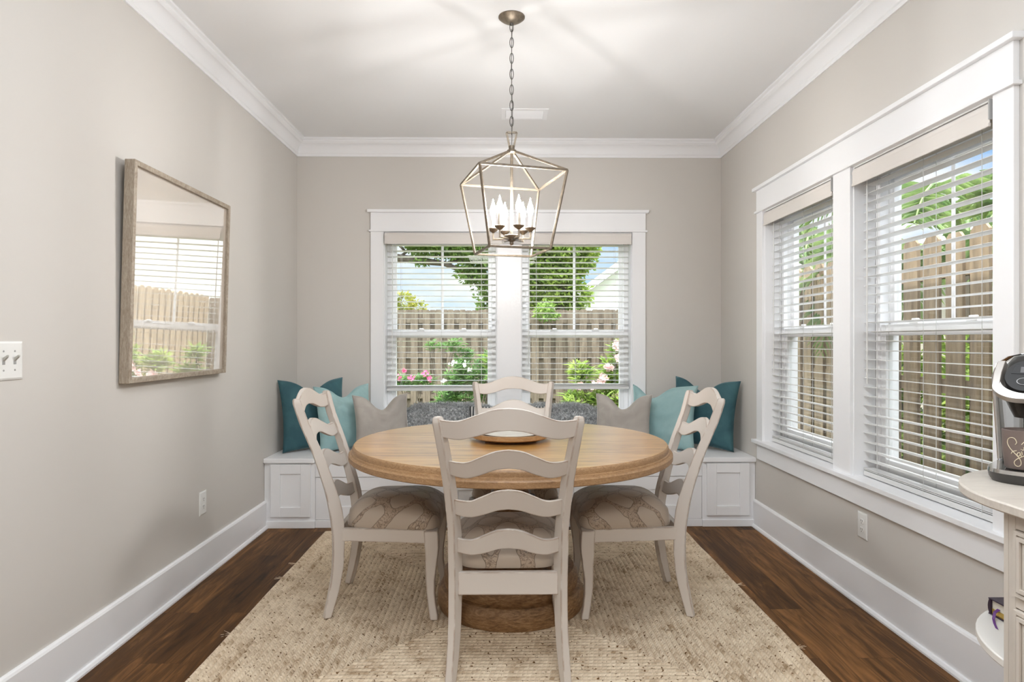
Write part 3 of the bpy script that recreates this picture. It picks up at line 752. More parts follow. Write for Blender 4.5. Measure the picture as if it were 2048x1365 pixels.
# ================================================================== rug
def rug():
    cx, cy = .02, 2.972; hx, hy = 1.150, 1.118
    rows = 47; pitch = hx / rows
    mb = MB(); mb.uv = []
    rnd = random.Random(5)
    n = 5
    for r in range(rows):
        ox = hx - r * pitch; ix = ox - pitch; oy = hy - r * (hy / rows); iy = oy - hy / rows
        prof = []
        for j in range(n + 1):
            a = j / n; prof.append((a, .012 * (.45 + .55 * math.sqrt(max(0, 1 - (2 * a - 1) ** 2)))))
        # four mitred sides, each split along its length for a slightly wavy edge
        for sd_ in range(4):
            seg = 24
            base = len(mb.v)
            for i in range(seg + 1):
                s_ = i / seg * 2 - 1
                for a, z in prof:
                    ex = ox + (ix - ox) * a; ey = oy + (iy - oy) * a
                    if sd_ in (0, 2):
                        x = (ex if sd_ == 0 else -ex); y = s_ * ey; al = y
                        wv = .006 * mnoise.noise(Vector((x * 2, y * 3, 1.0 + sd_))); x += wv
                    else:
                        y = (ey if sd_ == 1 else -ey); x = s_ * ex; al = x
                        wv = .006 * mnoise.noise(Vector((x * 3, y * 2, 7.0 + sd_))); y += wv
                    mb.v.append((cx + x, cy + y, z + .001)); mb.uv.append((al + r * .37 + sd_, r + a * .998))
            w_ = n + 1
            for i in range(seg):
                for j in range(n):
                    q = (base + i * w_ + j, base + (i + 1) * w_ + j, base + (i + 1) * w_ + j + 1, base + i * w_ + j + 1)
                    mb.f.append(q if sd_ in (0, 2) else q[::-1])
            # outer skirt of the outermost row
            if r == 0:
                b0 = len(mb.v)
                for i in range(seg + 1):
                    p = mb.v[base + i * w_]; mb.v.append((p[0], p[1], .0)); mb.uv.append(mb.uv[base + i * w_])
                for i in range(seg): mb.f.append((base + i * w_, base + (i + 1) * w_, b0 + i + 1, b0 + i))
    o = mb.build('braided_rug', M['rug'], None, at=(cx, cy, 0), smooth=60)
    tag(o, 'square braided jute rug under the round table', 'rug')
    for k in range(7):
        fr = MB()
        y = rnd.uniform(1.95, 3.9); sx = 1 if k < 4 else -1; x = cx + sx * (hx + .003)
        for q in range(5):
            fr.tube([(x - sx * .01, y + q * .003, .006), (x + sx * rnd.uniform(.01, .03), y + rnd.uniform(-.02, .02), .004 + rnd.uniform(0, .01))], .0008, 4)
        fr.build('loose_fibre', M['rug'], o)
    return o
rug()
RZ = .0136      # rug surface

# ================================================================== chairs
POST_Z = [0, .08, .2, .356, .462, .55, .7247, .847, .945]
POST_Y = [-.245, -.226, -.204, -.200, -.212, -.233, -.290, -.339, -.368]
POST_D = [.034, .044, .050, .055, .060, .054, .046, .042, .038]
POST_X = [.203, .196, .190, .188, .188, .189, .203, .218, .233]
def post_at(z): return (cat_rom(POST_Z, POST_X, z), cat_rom(POST_Z, POST_Y, z), cat_rom(POST_Z, POST_D, z))
def chair_post(sg):
    rings = []
    zs = [0, .03, .08, .14, .2, .28, .356, .41, .462, .505, .55, .61, .67, .7247, .79, .847, .90, .935, .949, .957]
    yaw = rad(27) * sg       # front edges turned towards the middle
    for z in zs:
        x, y, d = post_at(min(z, .945)); w_ = .029
        k = 1.0
        if z > .945: k = 1 - (z - .945) / .012 * .35
        ring = []
        for a, b_ in ((-1, -1), (1, -1), (1, 1), (-1, 1)):
            lx, ly = a * w_ / 2 * k, b_ * d * .92 / 2 * k
            ring.append((sg * x + lx * math.cos(yaw) - ly * math.sin(yaw), y + lx * math.sin(yaw) + ly * math.cos(yaw), z))
        rings.append(ring)
    return MB().loft(rings)
def slat(ends_t, cen_t, ends_b, dip_b, cen_b, bow=.030, th=.017, crest=False):
    zc = (ends_t + ends_b) / 2
    us = [0, .22, .45, .68, .84, 1]
    dpt = ends_t - .10 * (cen_t - ends_t)
    tt = [cen_t, cen_t - .14 * (cen_t - ends_t), cen_t - .58 * (cen_t - ends_t), dpt + .002, dpt, ends_t]
    bb = [cen_b, cen_b - .16 * (cen_b - dip_b), cen_b - .62 * (cen_b - dip_b), dip_b + .001, dip_b + .25 * (ends_b - dip_b), ends_b]
    rings = []; N_ = 33
    for i in range(N_):
        u = i / (N_ - 1) * 2 - 1; a = abs(u)
        zt = cat_rom(us, tt, a); zb = cat_rom(us, bb, a)
        zm = (zt + zb) / 2
        px, py, _ = post_at(min(zc, .93)); 
        def yy(z):
            _, yp, _ = post_at(max(.3, min(z, .945))); return yp - bow * (1 - a * a) - .004
        hw = px - .008
        if crest: hw = px + .004
        x = u * hw
        rings.append([(x, yy(zt) - th / 2, zt), (x, yy(zt) + th / 2, zt), (x, yy(zb) + th / 2, zb), (x, yy(zb) - th / 2, zb)])
    return MB().loft(rings)
def front_leg(sg):
    rings = []
    for z, o, w_ in ((0, .016, .034), (.02, .014, .034), (.06, .006, .033), (.11, .000, .034), (.17, -.002, .039), (.23, .002, .046), (.29, .006, .055), (.33, .006, .060), (.384, .002, .060)):
        x, y = sg * (.208 + o), .208 + o
        rings.append([(x + a * w_ / 2, y + b_ * w_ / 2, z) for a, b_ in ((-1, -1), (1, -1), (1, 1), (-1, 1))])
    return MB().loft(rings)
def seat_cushion():
    n = 26; mb = MB(); top = []; bot = []
    for i in range(n + 1):
        for j in range(n + 1):
            u = i / n * 2 - 1; v = j / n * 2 - 1
            # square to rounded square
            uu, vv = u, v
            r = max(abs(u), abs(v)); l = (abs(u) ** 6 + abs(v) ** 6) ** (1 / 6)
            if l > 1e-6: uu, vv = u * r / l, v * r / l
            hw = .178 + (.242 - .178) * (vv + 1) / 2
            x = uu * hw; y = .033 + vv * .212
            if vv < -.6: x *= 1.0
            e = max(0, 1 - r ** 3.2)
            z = .400 + .112 * e ** .55 - .010 * (vv < 0) * 0
            bulge = 1 + .035 * math.sin(PI * min(1, e * 2.2)) * (r > .5)
            top.append((x * bulge, (y - .033) * bulge + .033, z)); bot.append((x * .985, y * .985, .386))
    k = (n + 1) ** 2
    idx = lambda i, j: i * (n + 1) + j
    fs = []
    for i in range(n):
        for j in range(n):
            fs.append((idx(i, j), idx(i + 1, j), idx(i + 1, j + 1), idx(i, j + 1)))
            fs.append((k + idx(i, j + 1), k + idx(i + 1, j + 1), k + idx(i + 1, j), k + idx(i, j)))
    per = [(i, 0) for i in range(n)] + [(n, j) for j in range(n)] + [(i, n) for i in range(n, 0, -1)] + [(0, j) for j in range(n, 0, -1)]
    for a in range(len(per)):
        p, q = per[a], per[(a + 1) % len(per)]
        fs.append((idx(*p), k + idx(*p), k + idx(*q), idx(*q)))
    return mb.add(top + bot, fs)
def make_chair():
    t = empty('dining_chair', (0, 0, 0))
    for sg in (-1, 1): chair_post(sg).build('back_post', M['chair'], t, local=True, bevel=.0022, smooth=40)
    slat(.948, .988, .893, .880, .914, crest=True, th=.020).build('crest_rail', M['chair'], t, local=True, bevel=.0018, smooth=40)
    for a in ((.803, .847, .753, .741, .781), (.660, .702, .604, .596, .630), (.514, .556, .461, .453, .484)):
        slat(*a).build('ladder_slat', M['chair'], t, local=True, bevel=.0018, smooth=40)
    for sg in (-1, 1): front_leg(sg).build('front_leg', M['chair'], t, local=True, bevel=.003, smooth=40)
    MB().box(-.178, .178, -.212, -.190, .304, .384).build('back_rail', M['chair'], t, local=True, bevel=.0018)
    MB().box(-.185, .185, .205, .228, .33, .386).build('front_rail', M['chair'], t, local=True, bevel=.0018)
    for sg in (-1, 1):
        MB().loft([[(sg * .182 + a, -.19, z) for a, z in ((-.011, .33), (.011, .33), (.011, .386), (-.011, .386))],
                   [(sg * .220 + a, .19, z) for a, z in ((-.011, .33), (.011, .33), (.011, .386), (-.011, .386))]]).build('side_rail', M['chair'], t, local=True, bevel=.0018)
    c = seat_cushion().build('seat_cushion', M['fabric'], t, local=True, smooth=50)
    c['label'] = 'taupe patterned upholstered seat'
    return t
chair = make_chair()
spots = [((.020, 2.485, RZ), 0, 'white ladder-back chair in front of the table with its back to the viewer'),
         ((-.520, 3.005, RZ), -PI / 2, 'white ladder-back chair at the left side of the round table, seen side on'),
         ((.582, 3.000, RZ), PI / 2, 'white ladder-back chair at the right side of the round table, seen side on'),
         ((.066, 3.555, RZ), PI, 'white ladder-back chair behind the table, backed against the window bench')]
for i, (p, rz, lb) in enumerate(spots):
    o = chair if i == 0 else copy_tree(chair)
    o.location = p; o.rotation_euler = (0, 0, rz); tag(o, lb, 'chair', 'dining chairs around the round table')

# ================================================================== table
TX, TY = .038, 2.975
t = thing('dining_table', (TX, TY, RZ), 'round oak pedestal dining table on the jute rug', 'table')
R_ = .732
MB().lathe([(0, .7385), (R_ - .0242, .7385), (R_ - .0242, .761), (0, .761)], (TX, TY, 0), 96).build('tabletop', M['tabletop'], t, smooth=30)
MB().lathe([(0, .698), (R_ - .004, .698), (R_, .702), (R_, .722), (R_ - .005, .728), (R_ - .012, .7285), (R_ - .014, .735), (R_ - .018, .737), (R_ - .018, .752), (R_ - .0205, .757), (R_ - .0238, .7605), (R_ - .0240, .738), (0, .738)], (TX, TY, 0), 96).build('moulded_edge', M['tableedge'], t, smooth=30)
MB().lathe([(0, .69), (.20, .69), (.20, .698), (0, .698)], (TX, TY, 0), 48).build('mounting_plate', M['pedestal'], t, smooth=30)
MB().lathe([(.10, .20), (.135, .22), (.165, .27), (.178, .33), (.176, .39), (.160, .435), (.125, .475), (.098, .505), (.086, .54), (.084, .60), (.095, .65), (.12, .672), (.125, .69), (0, .69)], (TX, TY, 0), 56).build('urn_column', M['pedestal'], t, smooth=40)
MB().lathe([(0, RZ), (.330, RZ), (.337, .030), (.335, .085), (.322, .105), (.306, .110), (.310, .125), (.306, .170), (.292, .188), (.250, .192), (.235, .205), (.170, .215), (.125, .226), (0, .226)], (TX, TY, 0), 64).build('stepped_base', M['pedestal'], t, smooth=35)
# tray on the table
tr = thing('round_tray', (TX, TY, .7615), 'round wooden tray with a raised rim on a shadow-dark foot, centre of the table', 'tray')
MB().lathe([(0, .7615), (.12, .7615), (.12, .772), (0, .772)], (TX, TY, 0), 40).build('foot', M['traydark'], tr, smooth=30)
MB().lathe([(0, .772), (.165, .772), (.185, .780), (.188, .800), (.180, .800), (.176, .787), (0, .785)], (TX, TY, 0), 56).build('tray_board', M['tray'], tr, smooth=30)
MB().lathe([(0, .785), (.10, .785), (.135, .795), (.132, .798), (.10, .789), (0, .789)], (TX, TY, 0), 48).build('plate', M['ceramic'], tr, smooth=30)
# tassels tied round the neck of the pedestal
for sg, lb in ((-1, 'blue-grey tassel hanging at the left of the pedestal neck'), (1, 'blue-grey tassel hanging at the right of the pedestal neck')):
    tt = thing('tassel', (TX + sg * .09, TY - .09, .53), lb, 'tassel', 'tassels tied to the table pedestal')
    p0 = Vector((TX + sg * .066, TY - .075, .585)); p1 = Vector((TX + sg * .086, TY - .105, .533)); p2 = Vector((TX + sg * .165, TY - .165, .462))
    s_ = MB(); s_.tube([p0 + Vector((0, .02, .01)), p0, p1], .0028, 6); s_.tube([p0 + Vector((0, .02, .004)), p0 + Vector((sg * .006, -.004, -.012)), p1 + Vector((sg * .004, 0, .006))], .0024, 6)
    s_.build('cord', M['string'], tt, smooth=60)
    d = p2 - p1; k = MB()
    rs = [.004, .011, .013, .010, .012, .016, .017, .015]
    fs_ = [0, .06, .13, .20, .30, .55, .85, 1.0]
    k.tube([p1 + d * f for f in fs_], rs, 14); k.build('skirt', M['tassel'], tt, smooth=50)

# ================================================================== pillows
def pillow_mesh(w_, h_, T, chop=.0, c=.085, seed=1, n=30, chop_u=0.0):
    mb = MB(); F, Bk = [], []
    for i in range(n + 1):
        for j in range(n + 1):
            u = i / n * 2 - 1; v = j / n * 2 - 1
            x = w_ / 2 * u * (1 - c * (1 - v * v)); z = h_ / 2 * v * (1 - c * .8 * (1 - u * u)) + h_ / 2
            e = max(0, (1 - u * u) * (1 - v * v)) ** .5
            k = math.exp(-((u - chop_u) / .40) ** 2) * max(0, (v + .15) / 1.15) ** 1.6
            z -= chop * k
            wr = mnoise.noise(Vector((u * 1.7 + seed, v * 1.7, seed * 3.1))) * .018 + mnoise.noise(Vector((u * 4 + seed, v * 4, seed * 1.7))) * .007
            fold = .018 * math.sin(11 * (u - chop_u) + 2 * v) * k if chop else 0
            sag = 1 + .12 * (1 - v) / 2
            F.append((x, -(T * e * sag) - (wr + fold) * min(1, e * 3), z)); Bk.append((x, T * e * sag, z))
    k = (n + 1) ** 2; idx = lambda i, j: i * (n + 1) + j; fs = []
    for i in range(n):
        for j in range(n):
            fs.append((idx(i, j), idx(i + 1, j), idx(i + 1, j + 1), idx(i, j + 1)))
            fs.append((k + idx(i, j + 1), k + idx(i + 1, j + 1), k + idx(i + 1, j), k + idx(i, j)))
    mb.add(F + Bk, fs); return mb
def place_pillow(name, mb, mat, loc, yaw, lean, roll, label, cat, group=None):
    o = mb.build(name, mat, None, local=True, smooth=70)
    me = o.data; bm = bmesh.new(); bm.from_mesh(me); bmesh.ops.remove_doubles(bm, verts=bm.verts, dist=1e-5); bmesh.ops.recalc_face_normals(bm, faces=bm.faces); bm.to_mesh(me); bm.free()
    for p in me.polygons: p.use_smooth = True
    o.location = loc
    o.rotation_euler = (Matrix.Rotation(yaw, 3, 'Z') @ Matrix.Rotation(-lean, 3, 'X') @ Matrix.Rotation(roll, 3, 'Y')).to_euler()
    return tag(o, label, cat, group)
G = 'velvet pillows at the two ends of the bench'
ZB_ = ZBT + .003
place_pillow('throw_pillow', pillow_mesh(.50, .50, .075, .07, seed=1), M['teal'], (-1.310, 4.530, ZB_), rad(44), rad(9), 0, 'dark teal velvet pillow standing in the left corner of the bench', 'pillow', G)
place_pillow('throw_pillow', pillow_mesh(.45, .46, .075, .075, seed=2), M['aqua'], (-1.075, 4.50, ZB_), rad(46), rad(12), 0, 'pale aqua velvet pillow between the dark teal and taupe ones, left side', 'pillow', G)
place_pillow('throw_pillow', pillow_mesh(.40, .40, .070, .10, seed=3), M['taupe'], (-.815, 4.42, ZB_), rad(28), rad(13), 0, 'small taupe velvet pillow with a dented top, at the left end of the fur bolsters', 'pillow', G)
place_pillow('throw_pillow', pillow_mesh(.40, .40, .070, .10, seed=4), M['taupe'], (.825, 4.42, ZB_), rad(-20), rad(13), 0, 'small taupe velvet pillow with a dented top, at the right end of the fur bolsters', 'pillow', G)
place_pillow('throw_pillow', pillow_mesh(.48, .46, .075, .09, seed=5, chop_u=-.35), M['aqua'], (1.115, 4.50, ZB_), rad(-32), rad(12), rad(0), 'pale aqua velvet pillow between the taupe and dark teal ones, right side', 'pillow', G)
place_pillow('throw_pillow', pillow_mesh(.50, .49, .075, .08, seed=6, chop_u=-.1), M['teal'], (1.400, 4.520, ZB_ + .010), rad(-44), rad(9), rad(2), 'dark teal velvet pillow standing in the right corner of the bench', 'pillow', G)

def fur_bolster(x0, x1, y, zc, ry, rz_, label, seed, nstr=9000):
    rnd = random.Random(seed)
    t = thing('fur_bolster', ((x0 + x1) / 2, y, ZBT), label, 'pillow', 'shaggy grey fur bolsters on the bench')
    N1, N2 = 40, 24; rings = []
    def surf(a, th):
        e = (1 - abs(2 * a - 1) ** 5) ** .5 if 0 < a < 1 else 0
        q = 1 + .10 * mnoise.noise(Vector((a * 3 + seed, math.cos(th), math.sin(th))))
        return Vector((x0 + (x1 - x0) * a, y + ry * e * q * math.cos(th), zc + rz_ * e * q * math.sin(th)))
    for i in range(N1 + 1):
        a = min(max(i / N1, .001), .999); rings.append([surf(a, 2 * PI * j / N2) for j in range(N2)])
    MB().loft(rings).build('body', M['fur'], t, smooth=80)
    vs, fs = [], []
    for _ in range(nstr):
        a = rnd.uniform(.005, .995); th = rnd.uniform(-.3, PI + .9) if rnd.random() < .9 else rnd.uniform(0, 2 * PI)
        th = rnd.uniform(PI * .15, PI * 1.45)
        p = surf(a, th)
        if p.z < ZBT + .05: continue
        nrm = Vector(((2 * a - 1) * .5 if abs(2 * a - 1) > .8 else 0, math.cos(th), math.sin(th))).normalized()
        sw = Vector((mnoise.noise(p * 14 + Vector((0, 0, 5))), -.2, mnoise.noise(p * 14) - .5))
        ln = rnd.uniform(.030, .058)
        d1 = (nrm + sw * .8 + Vector((rnd.uniform(-.4, .4), rnd.uniform(-.3, .3), rnd.uniform(-.4, .4)))).normalized()
        d2 = (d1 + Vector((0, 0, -.7)) + sw * .7).normalized()
        sd_ = d1.cross(Vector((0, 1, .3))).normalized() * .0015
        m_ = p + d1 * ln * .55; e_ = m_ + d2 * ln * .55
        k = len(vs); vs += [p - sd_, p + sd_, m_ + sd_ * .8, m_ - sd_ * .8, e_]
        fs += [(k, k + 1, k + 2, k + 3), (k + 3, k + 2, k + 4)]
    MB().add(vs, fs).build('fur', M['fur'], t)
    return t
fur_bolster(-.73, .005, 4.665, ZBT + .155, .115, .140, 'shaggy grey fur bolster left of the rear chair, below the left window', 11)
fur_bolster(.06, .74, 4.665, ZBT + .150, .115, .140, 'shaggy grey fur bolster right of the rear chair, below the right window', 12)
place_pillow('striped_pillow', pillow_mesh(.56, .31, .06, .0, c=.04, seed=9), M['striped'], (.045, 4.42, ZB_), 0, rad(10), 0, 'black and white striped lumbar pillow behind the rear chair', 'pillow')

# ================================================================== chandelier
CX, CY = .043, 3.0
ch = thing('lantern_chandelier', (CX, CY, ZC), 'open cage lantern chandelier with six lit candle bulbs over the table', 'chandelier')
MB().lathe([(0, ZC - .030), (.012, ZC - .030), (.030, ZC - .026), (.050, ZC - .014), (.062, ZC - .004), (.062, ZC), (0, ZC)], (CX, CY, 0), 40).build('canopy', M['metal'], ch, smooth=50)
cn = MB(); z = ZC - .028; k = 0; zt = 2.195
LK = (z - zt) / 14
cn.lathe([(0, z - .012), (.006, z - .012), (.008, z), (0, z)], (CX, CY, 0), 12)
for k in range(14):
    zc_ = z - LK * (k + .5); hl = LK * .66; pts = []
    for j in range(16):
        a = 2 * PI * j / 16; q = math.sin(a); ww = .0085
        dx = ww * math.cos(a); dz = hl * q
        pts.append((CX + (dx if k % 2 == 0 else 0), CY + (0 if k % 2 == 0 else dx), zc_ + dz))
    cn.tube(pts, .0019, 6, closed=True)
cn.build('chain', M['chain'], ch, smooth=60)
wr = MB(); wr.tube([(CX + .003, CY + .003, ZC - .03), (CX - .002, CY + .004, 2.5), (CX + .004, CY + .002, 2.3), (CX, CY, 2.12)], .0016, 6); wr.build('lamp_cord', M['chain'], ch)
hd = MB()
hd.bar((CX - .024, CY, 2.198), (CX + .024, CY, 2.198), .009, .009)
hd.bar((CX - .024, CY, 2.198), (CX - .010, CY, 2.13), .009, .009, (0, 1, 0)); hd.bar((CX + .024, CY, 2.198), (CX + .010, CY, 2.13), .009, .009, (0, 1, 0))
hd.build('hanging_loop', M['metal'], ch)
MB().lathe([(0, 2.098), (.012, 2.098), (.024, 2.104), (.022, 2.114), (.014, 2.118), (.014, 2.135), (0, 2.135)], (CX, CY, 0), 24).build('top_hub', M['metal'], ch, smooth=40)
cg = MB()
def sq(side, z, rot):
    h = side / 2; c_, s_ = math.cos(rot), math.sin(rot)
    return [Vector((CX + a * h * c_ - b_ * h * s_, CY + a * h * s_ + b_ * h * c_, z)) for a, b_ in ((-1, -1), (1, -1), (1, 1), (-1, 1))]
T4 = sq(.402, 1.986, rad(15.3)); B4 = sq(.285, 1.640, rad(15.3)); H4 = sq(.022, 2.108, rad(15.3))
W_ = .0102
for i in range(4):
    j = (i + 1) % 4
    cg.bar(T4[i], T4[j], W_, W_); cg.bar(B4[i], B4[j], W_, W_)
    rad_dir = (T4[i] - Vector((CX, CY, 1.986)))
    cg.bar(T4[i], B4[i], W_, W_, rad_dir); cg.bar(H4[i], T4[i], W_, W_)
cg.build('cage', M['metal'], ch, bevel=.0012)
MB().tube([(CX, CY, 2.10), (CX, CY, 1.70)], .0065, 12).build('stem', M['metal'], ch, smooth=60)
MB().lathe([(.004, 1.668), (.010, 1.676), (.008, 1.684), (.018, 1.690), (.034, 1.706), (.038, 1.713), (.034, 1.716), (0, 1.716)], (CX, CY, 0), 32).build('hub_cup', M['metal'], ch, smooth=40)
MB().lathe([(0, 1.679), (.045, 1.679), (.047, 1.686), (.045, 1.692), (0, 1.692)], (CX, CY, 0), 32).build('glass_disc', M['clear'], ch, smooth=40)
AR = .088
for k in range(6):
    a = rad(51 + 60 * k); dx, dy = math.cos(a), math.sin(a); px, py = CX + AR * dx, CY + AR * dy
    arm = MB(); arm.bar((CX + .02 * dx, CY + .02 * dy, 1.698), (px, py, 1.698), .008, .008); arm.bar((px, py, 1.694), (px, py, 1.735), .008, .008)
    ao = arm.build('candle_arm', M['metal'], ch, bevel=.001)
    MB().lathe([(.004, 1.728), (.010, 1.733), (.020, 1.740), (.026, 1.748), (.024, 1.749), (0, 1.744)], (px, py, 0), 20).build('drip_cup', M['metal'], ao, smooth=40)
    MB().lathe([(.0095, 1.744), (.0095, 1.806), (.006, 1.808), (0, 1.808)], (px, py, 0), 14).build('candle_sleeve', M['sleeve'], ao, smooth=40)
    MB().lathe([(.006, 1.806), (.010, 1.812), (.0145, 1.826), (.0145, 1.838), (.011, 1.852), (.006, 1.866), (.0025, 1.880), (.0008, 1.888)], (px, py, 0), 14).build('flame_bulb', M['bulb'], ao, smooth=80)

# ================================================================== ceiling vent
VX, VY = .147, 4.275
v = thing('ceiling_vent', (VX, VY, ZC), 'white rectangular air register in the ceiling behind the chandelier chain', 'vent')
fr = MB(); zf = ZC - .006
for x0, x1, y0, y1 in ((-.155, -.125, -.10, .10), (.125, .155, -.10, .10), (-.125, .125, -.10, -.065), (-.125, .125, .065, .10)):
    fr.box(VX + x0, VX + x1, VY + y0, VY + y1, zf, ZC)
fr.build('frame', M['trim'], v, bevel=.002)
MB().box(VX - .125, VX + .125, VY - .065, VY + .065, ZC - .0012, ZC - .0002).build('duct_opening', M['slotgrey'], v)
lv = MB()
for k in range(5):
    y = VY - .052 + k * .026
    lv.loft([[(x, y - .010, ZC - .0015), (x, y + .008, ZC - .012), (x, y + .010, ZC - .011), (x, y - .008, ZC - .0015)] for x in (VX - .124, VX + .124)])
lv.build('louvers', M['trim'], v)

# ================================================================== mirror on the left wall
MY, MZ = 3.062, 1.502
m_ = thing('wall_mirror', (XL, MY, MZ), 'square mirror in a weathered wood frame on the left wall', 'mirror')
H_ = .455; fw = .022; dp = .042
tl = rad(1.6)
def mframe(mb, a0, a1, b0, b1, d0, d1):
    """a along the wall, b up, d out of the wall; the top leans forward"""
    vs = []
    for a, b_, d in ((a0, b0, d0), (a1, b0, d0), (a1, b1, d0), (a0, b1, d0), (a0, b0, d1), (a1, b0, d1), (a1, b1, d1), (a0, b1, d1)):
        lean = (b_ + H_) * math.tan(tl)
        vs.append((XL + .002 + d + lean, MY + a, MZ + b_))
    mb.add(vs, [(0, 3, 2, 1), (4, 5, 6, 7), (0, 1, 5, 4), (1, 2, 6, 5), (2, 3, 7, 6), (3, 0, 4, 7)]); return mb
fb = MB()
mframe(fb, -H_, -H_ + fw, -H_, H_, 0, dp); mframe(fb, H_ - fw, H_, -H_, H_, 0, dp)
mframe(fb, -H_ + fw, H_ - fw, H_ - fw, H_, 0, dp); mframe(fb, -H_ + fw, H_ - fw, -H_, -H_ + fw, 0, dp)
fb.build('frame', M['frame'], m_, bevel=.002)
mframe(MB(), -H_ + fw, H_ - fw, -H_ + fw, H_ - fw, .012, .028).build('glass', M['mirror'], m_)

# ================================================================== switch plate and outlets
def plate_base(P, a, z, wa, hz, t, name, par):
    mb = MB(); pts0 = [(-wa, -hz), (wa, -hz), (wa, hz), (-wa, hz)]; k = .006
    pts1 = [(-wa + k, -hz + k), (wa - k, -hz + k), (wa - k, hz - k), (-wa + k, hz - k)]
    mb.loft([[P(a + p, 0.0005, z + q) for p, q in pts0], [P(a + p, t * .55, z + q) for p, q in pts0], [P(a + p, t, z + q) for p, q in pts1]])
    return mb.build(name, M['plate'], par)
def PL(a, d, z): return (XL + d, a, z)
sw = thing('switch_plate', (XL, 1.985, 1.158), 'white four-gang toggle switch plate on the left wall at the frame edge', 'switch')
plate_base(PL, 1.985, 1.158, .104, .0605, .006, 'cover_plate', sw)
for k in range(4):
    a = 1.985 + .069 - k * .046
    tb = MB(); tb.loft([[PL(a + p, .006, 1.158 + q) for p, q in ((-.005, -.002), (.005, -.002), (.005, .010), (-.005, .010))],
                        [PL(a + p, .020, 1.158 + q) for p, q in ((-.004, .012), (.004, .012), (.004, .019), (-.004, .019))]])
    tb.build('toggle', M['toggle'], sw, bevel=.001)
    sb = MB(); wbox(sb, PL, a - .0055, a + .0055, .0055, .0066, 1.146, 1.157); sb.build('toggle_slot', M['slotgrey'], sw)
    for q in (.030, -.030):
        MB().lathe([(0, .0055), (.0032, .0055), (.0030, .0068), (0, .0070)], (XL, a, 1.158 + q), 12, rot=Matrix.Rotation(PI / 2, 3, 'Y')).build('screw', M['slotgrey'], sw, smooth=40)
def outlet(P, a, z, label):
    t = thing('wall_outlet', P(a, 0, z), label, 'outlet', 'duplex wall outlets')
    plate_base(P, a, z, .038, .060, .006, 'cover_plate', t)
    for q in (.0195, -.0195):
        rb = MB(); ring = []
        for j in range(20):
            g = 2 * PI * j / 20; rx = .0165 * math.cos(g); rz_ = max(-.0125, min(.0125, .0165 * math.sin(g))); ring.append((rx, rz_))
        rb.loft([[P(a + x, .0055, z + q + y) for x, y in ring], [P(a + x, .0075, z + q + y) for x, y in ring]])
        ro = rb.build('receptacle', M['plate'], t, bevel=.0006)
        sb = MB(); wbox(sb, P, a - .0072, a - .0052, .007, .0080, z + q - .001, z + q + .008); wbox(sb, P, a + .0052, a + .0072, .007, .0080, z + q - .001, z + q + .007)
        wbox(sb, P, a - .002, a + .002, .007, .0080, z + q - .009, z + q - .005); sb.build('slots', M['dark'], ro)
    return t
outlet(PL, 3.335, .382, 'white duplex outlet low on the left wall, near the bench')
outlet(PR, 2.935, .366, 'white duplex outlet under the right windows')

# ================================================================== coffee cabinet at the right edge
CF, CE, CRr = 1.115, 1.80, .37        # counter front, counter end, corner radius
def round_end(off, y_near, z0, z1):
    xf, ye = CF + off, CE - off; r = CRr - off * .5; pts = [(XR - .002, y_near), (xf if y_near < ye - r else xf + r - math.sqrt(r * r - (y_near - ye + r) ** 2), y_near)]
    for i in range(17):
        a = PI - i / 16 * PI / 2; q = (xf + r + r * math.cos(a), ye - r + r * math.sin(a))
        if q[1] > y_near + .004: pts.append(q)
    pts.append((XR - .002, ye))
    return MB().prism(pts, z0, z1, 'z')
cbt = thing('coffee_cabinet', (1.38, .9, 0), 'cream cabinet with rounded open end at the right edge of the picture', 'cabinet')
YN = .25; YP = 1.446
round_end(0, YN, .836, .860).build('countertop', M['counter'], cbt, bevel=.004, smooth=30)
bx = MB().box(1.145, XR - .034, YP - .014, YP, 0, .836).box(1.165, XR - .034, YN, YP - .014, .09, .836).box(1.19, XR - .034, YN, YP - .014, 0, .09)
bx.build('carcass', M['cab'], cbt, bevel=.0015)
ff = MB().box(1.145, 1.165, YP - .034, YP - .0145, .09, .836).box(1.145, 1.165, YN, YP - .034, .80, .836).box(1.145, 1.165, YN, YP - .034, .625, .650).box(1.145, 1.165, YN, YP - .034, .09, .13)
ff.build('face_frame', M['cab'], cbt, bevel=.0015)
def beaded(mb, y0, y1, z0, z1):
    mb.box(1.141, 1.164, y0, y1, z0, z1)
    for k, d in ((.0, .004), (.012, .007), (.024, .003)):
        yy0, yy1, zz0, zz1 = y0 + k, y1 - k, z0 + k, z1 - k
        for b0, b1, c0, c1 in ((yy0, yy0 + .008, zz0, zz1), (yy1 - .008, yy1, zz0, zz1), (yy0 + .008, yy1 - .008, zz0, zz0 + .008), (yy0 + .008, yy1 - .008, zz1 - .008, zz1)):
            mb.box(1.141 - d, 1.1412, b0, b1, c0, c1)
    return mb
beaded(MB(), YP - .55, YP - .037, .653, .798).build('drawer', M['cab'], cbt)
beaded(MB(), YP - .55, YP - .037, .133, .622).build('door', M['cab'], cbt)
round_end(.030, YP + .001, .470, .490).xf(Matrix.Identity(4)).build('end_shelf', M['shelf'], cbt, bevel=.003, smooth=30)
round_end(.030, YP + .001, .185, .205).build('end_shelf', M['shelf'], cbt, bevel=.003, smooth=30)
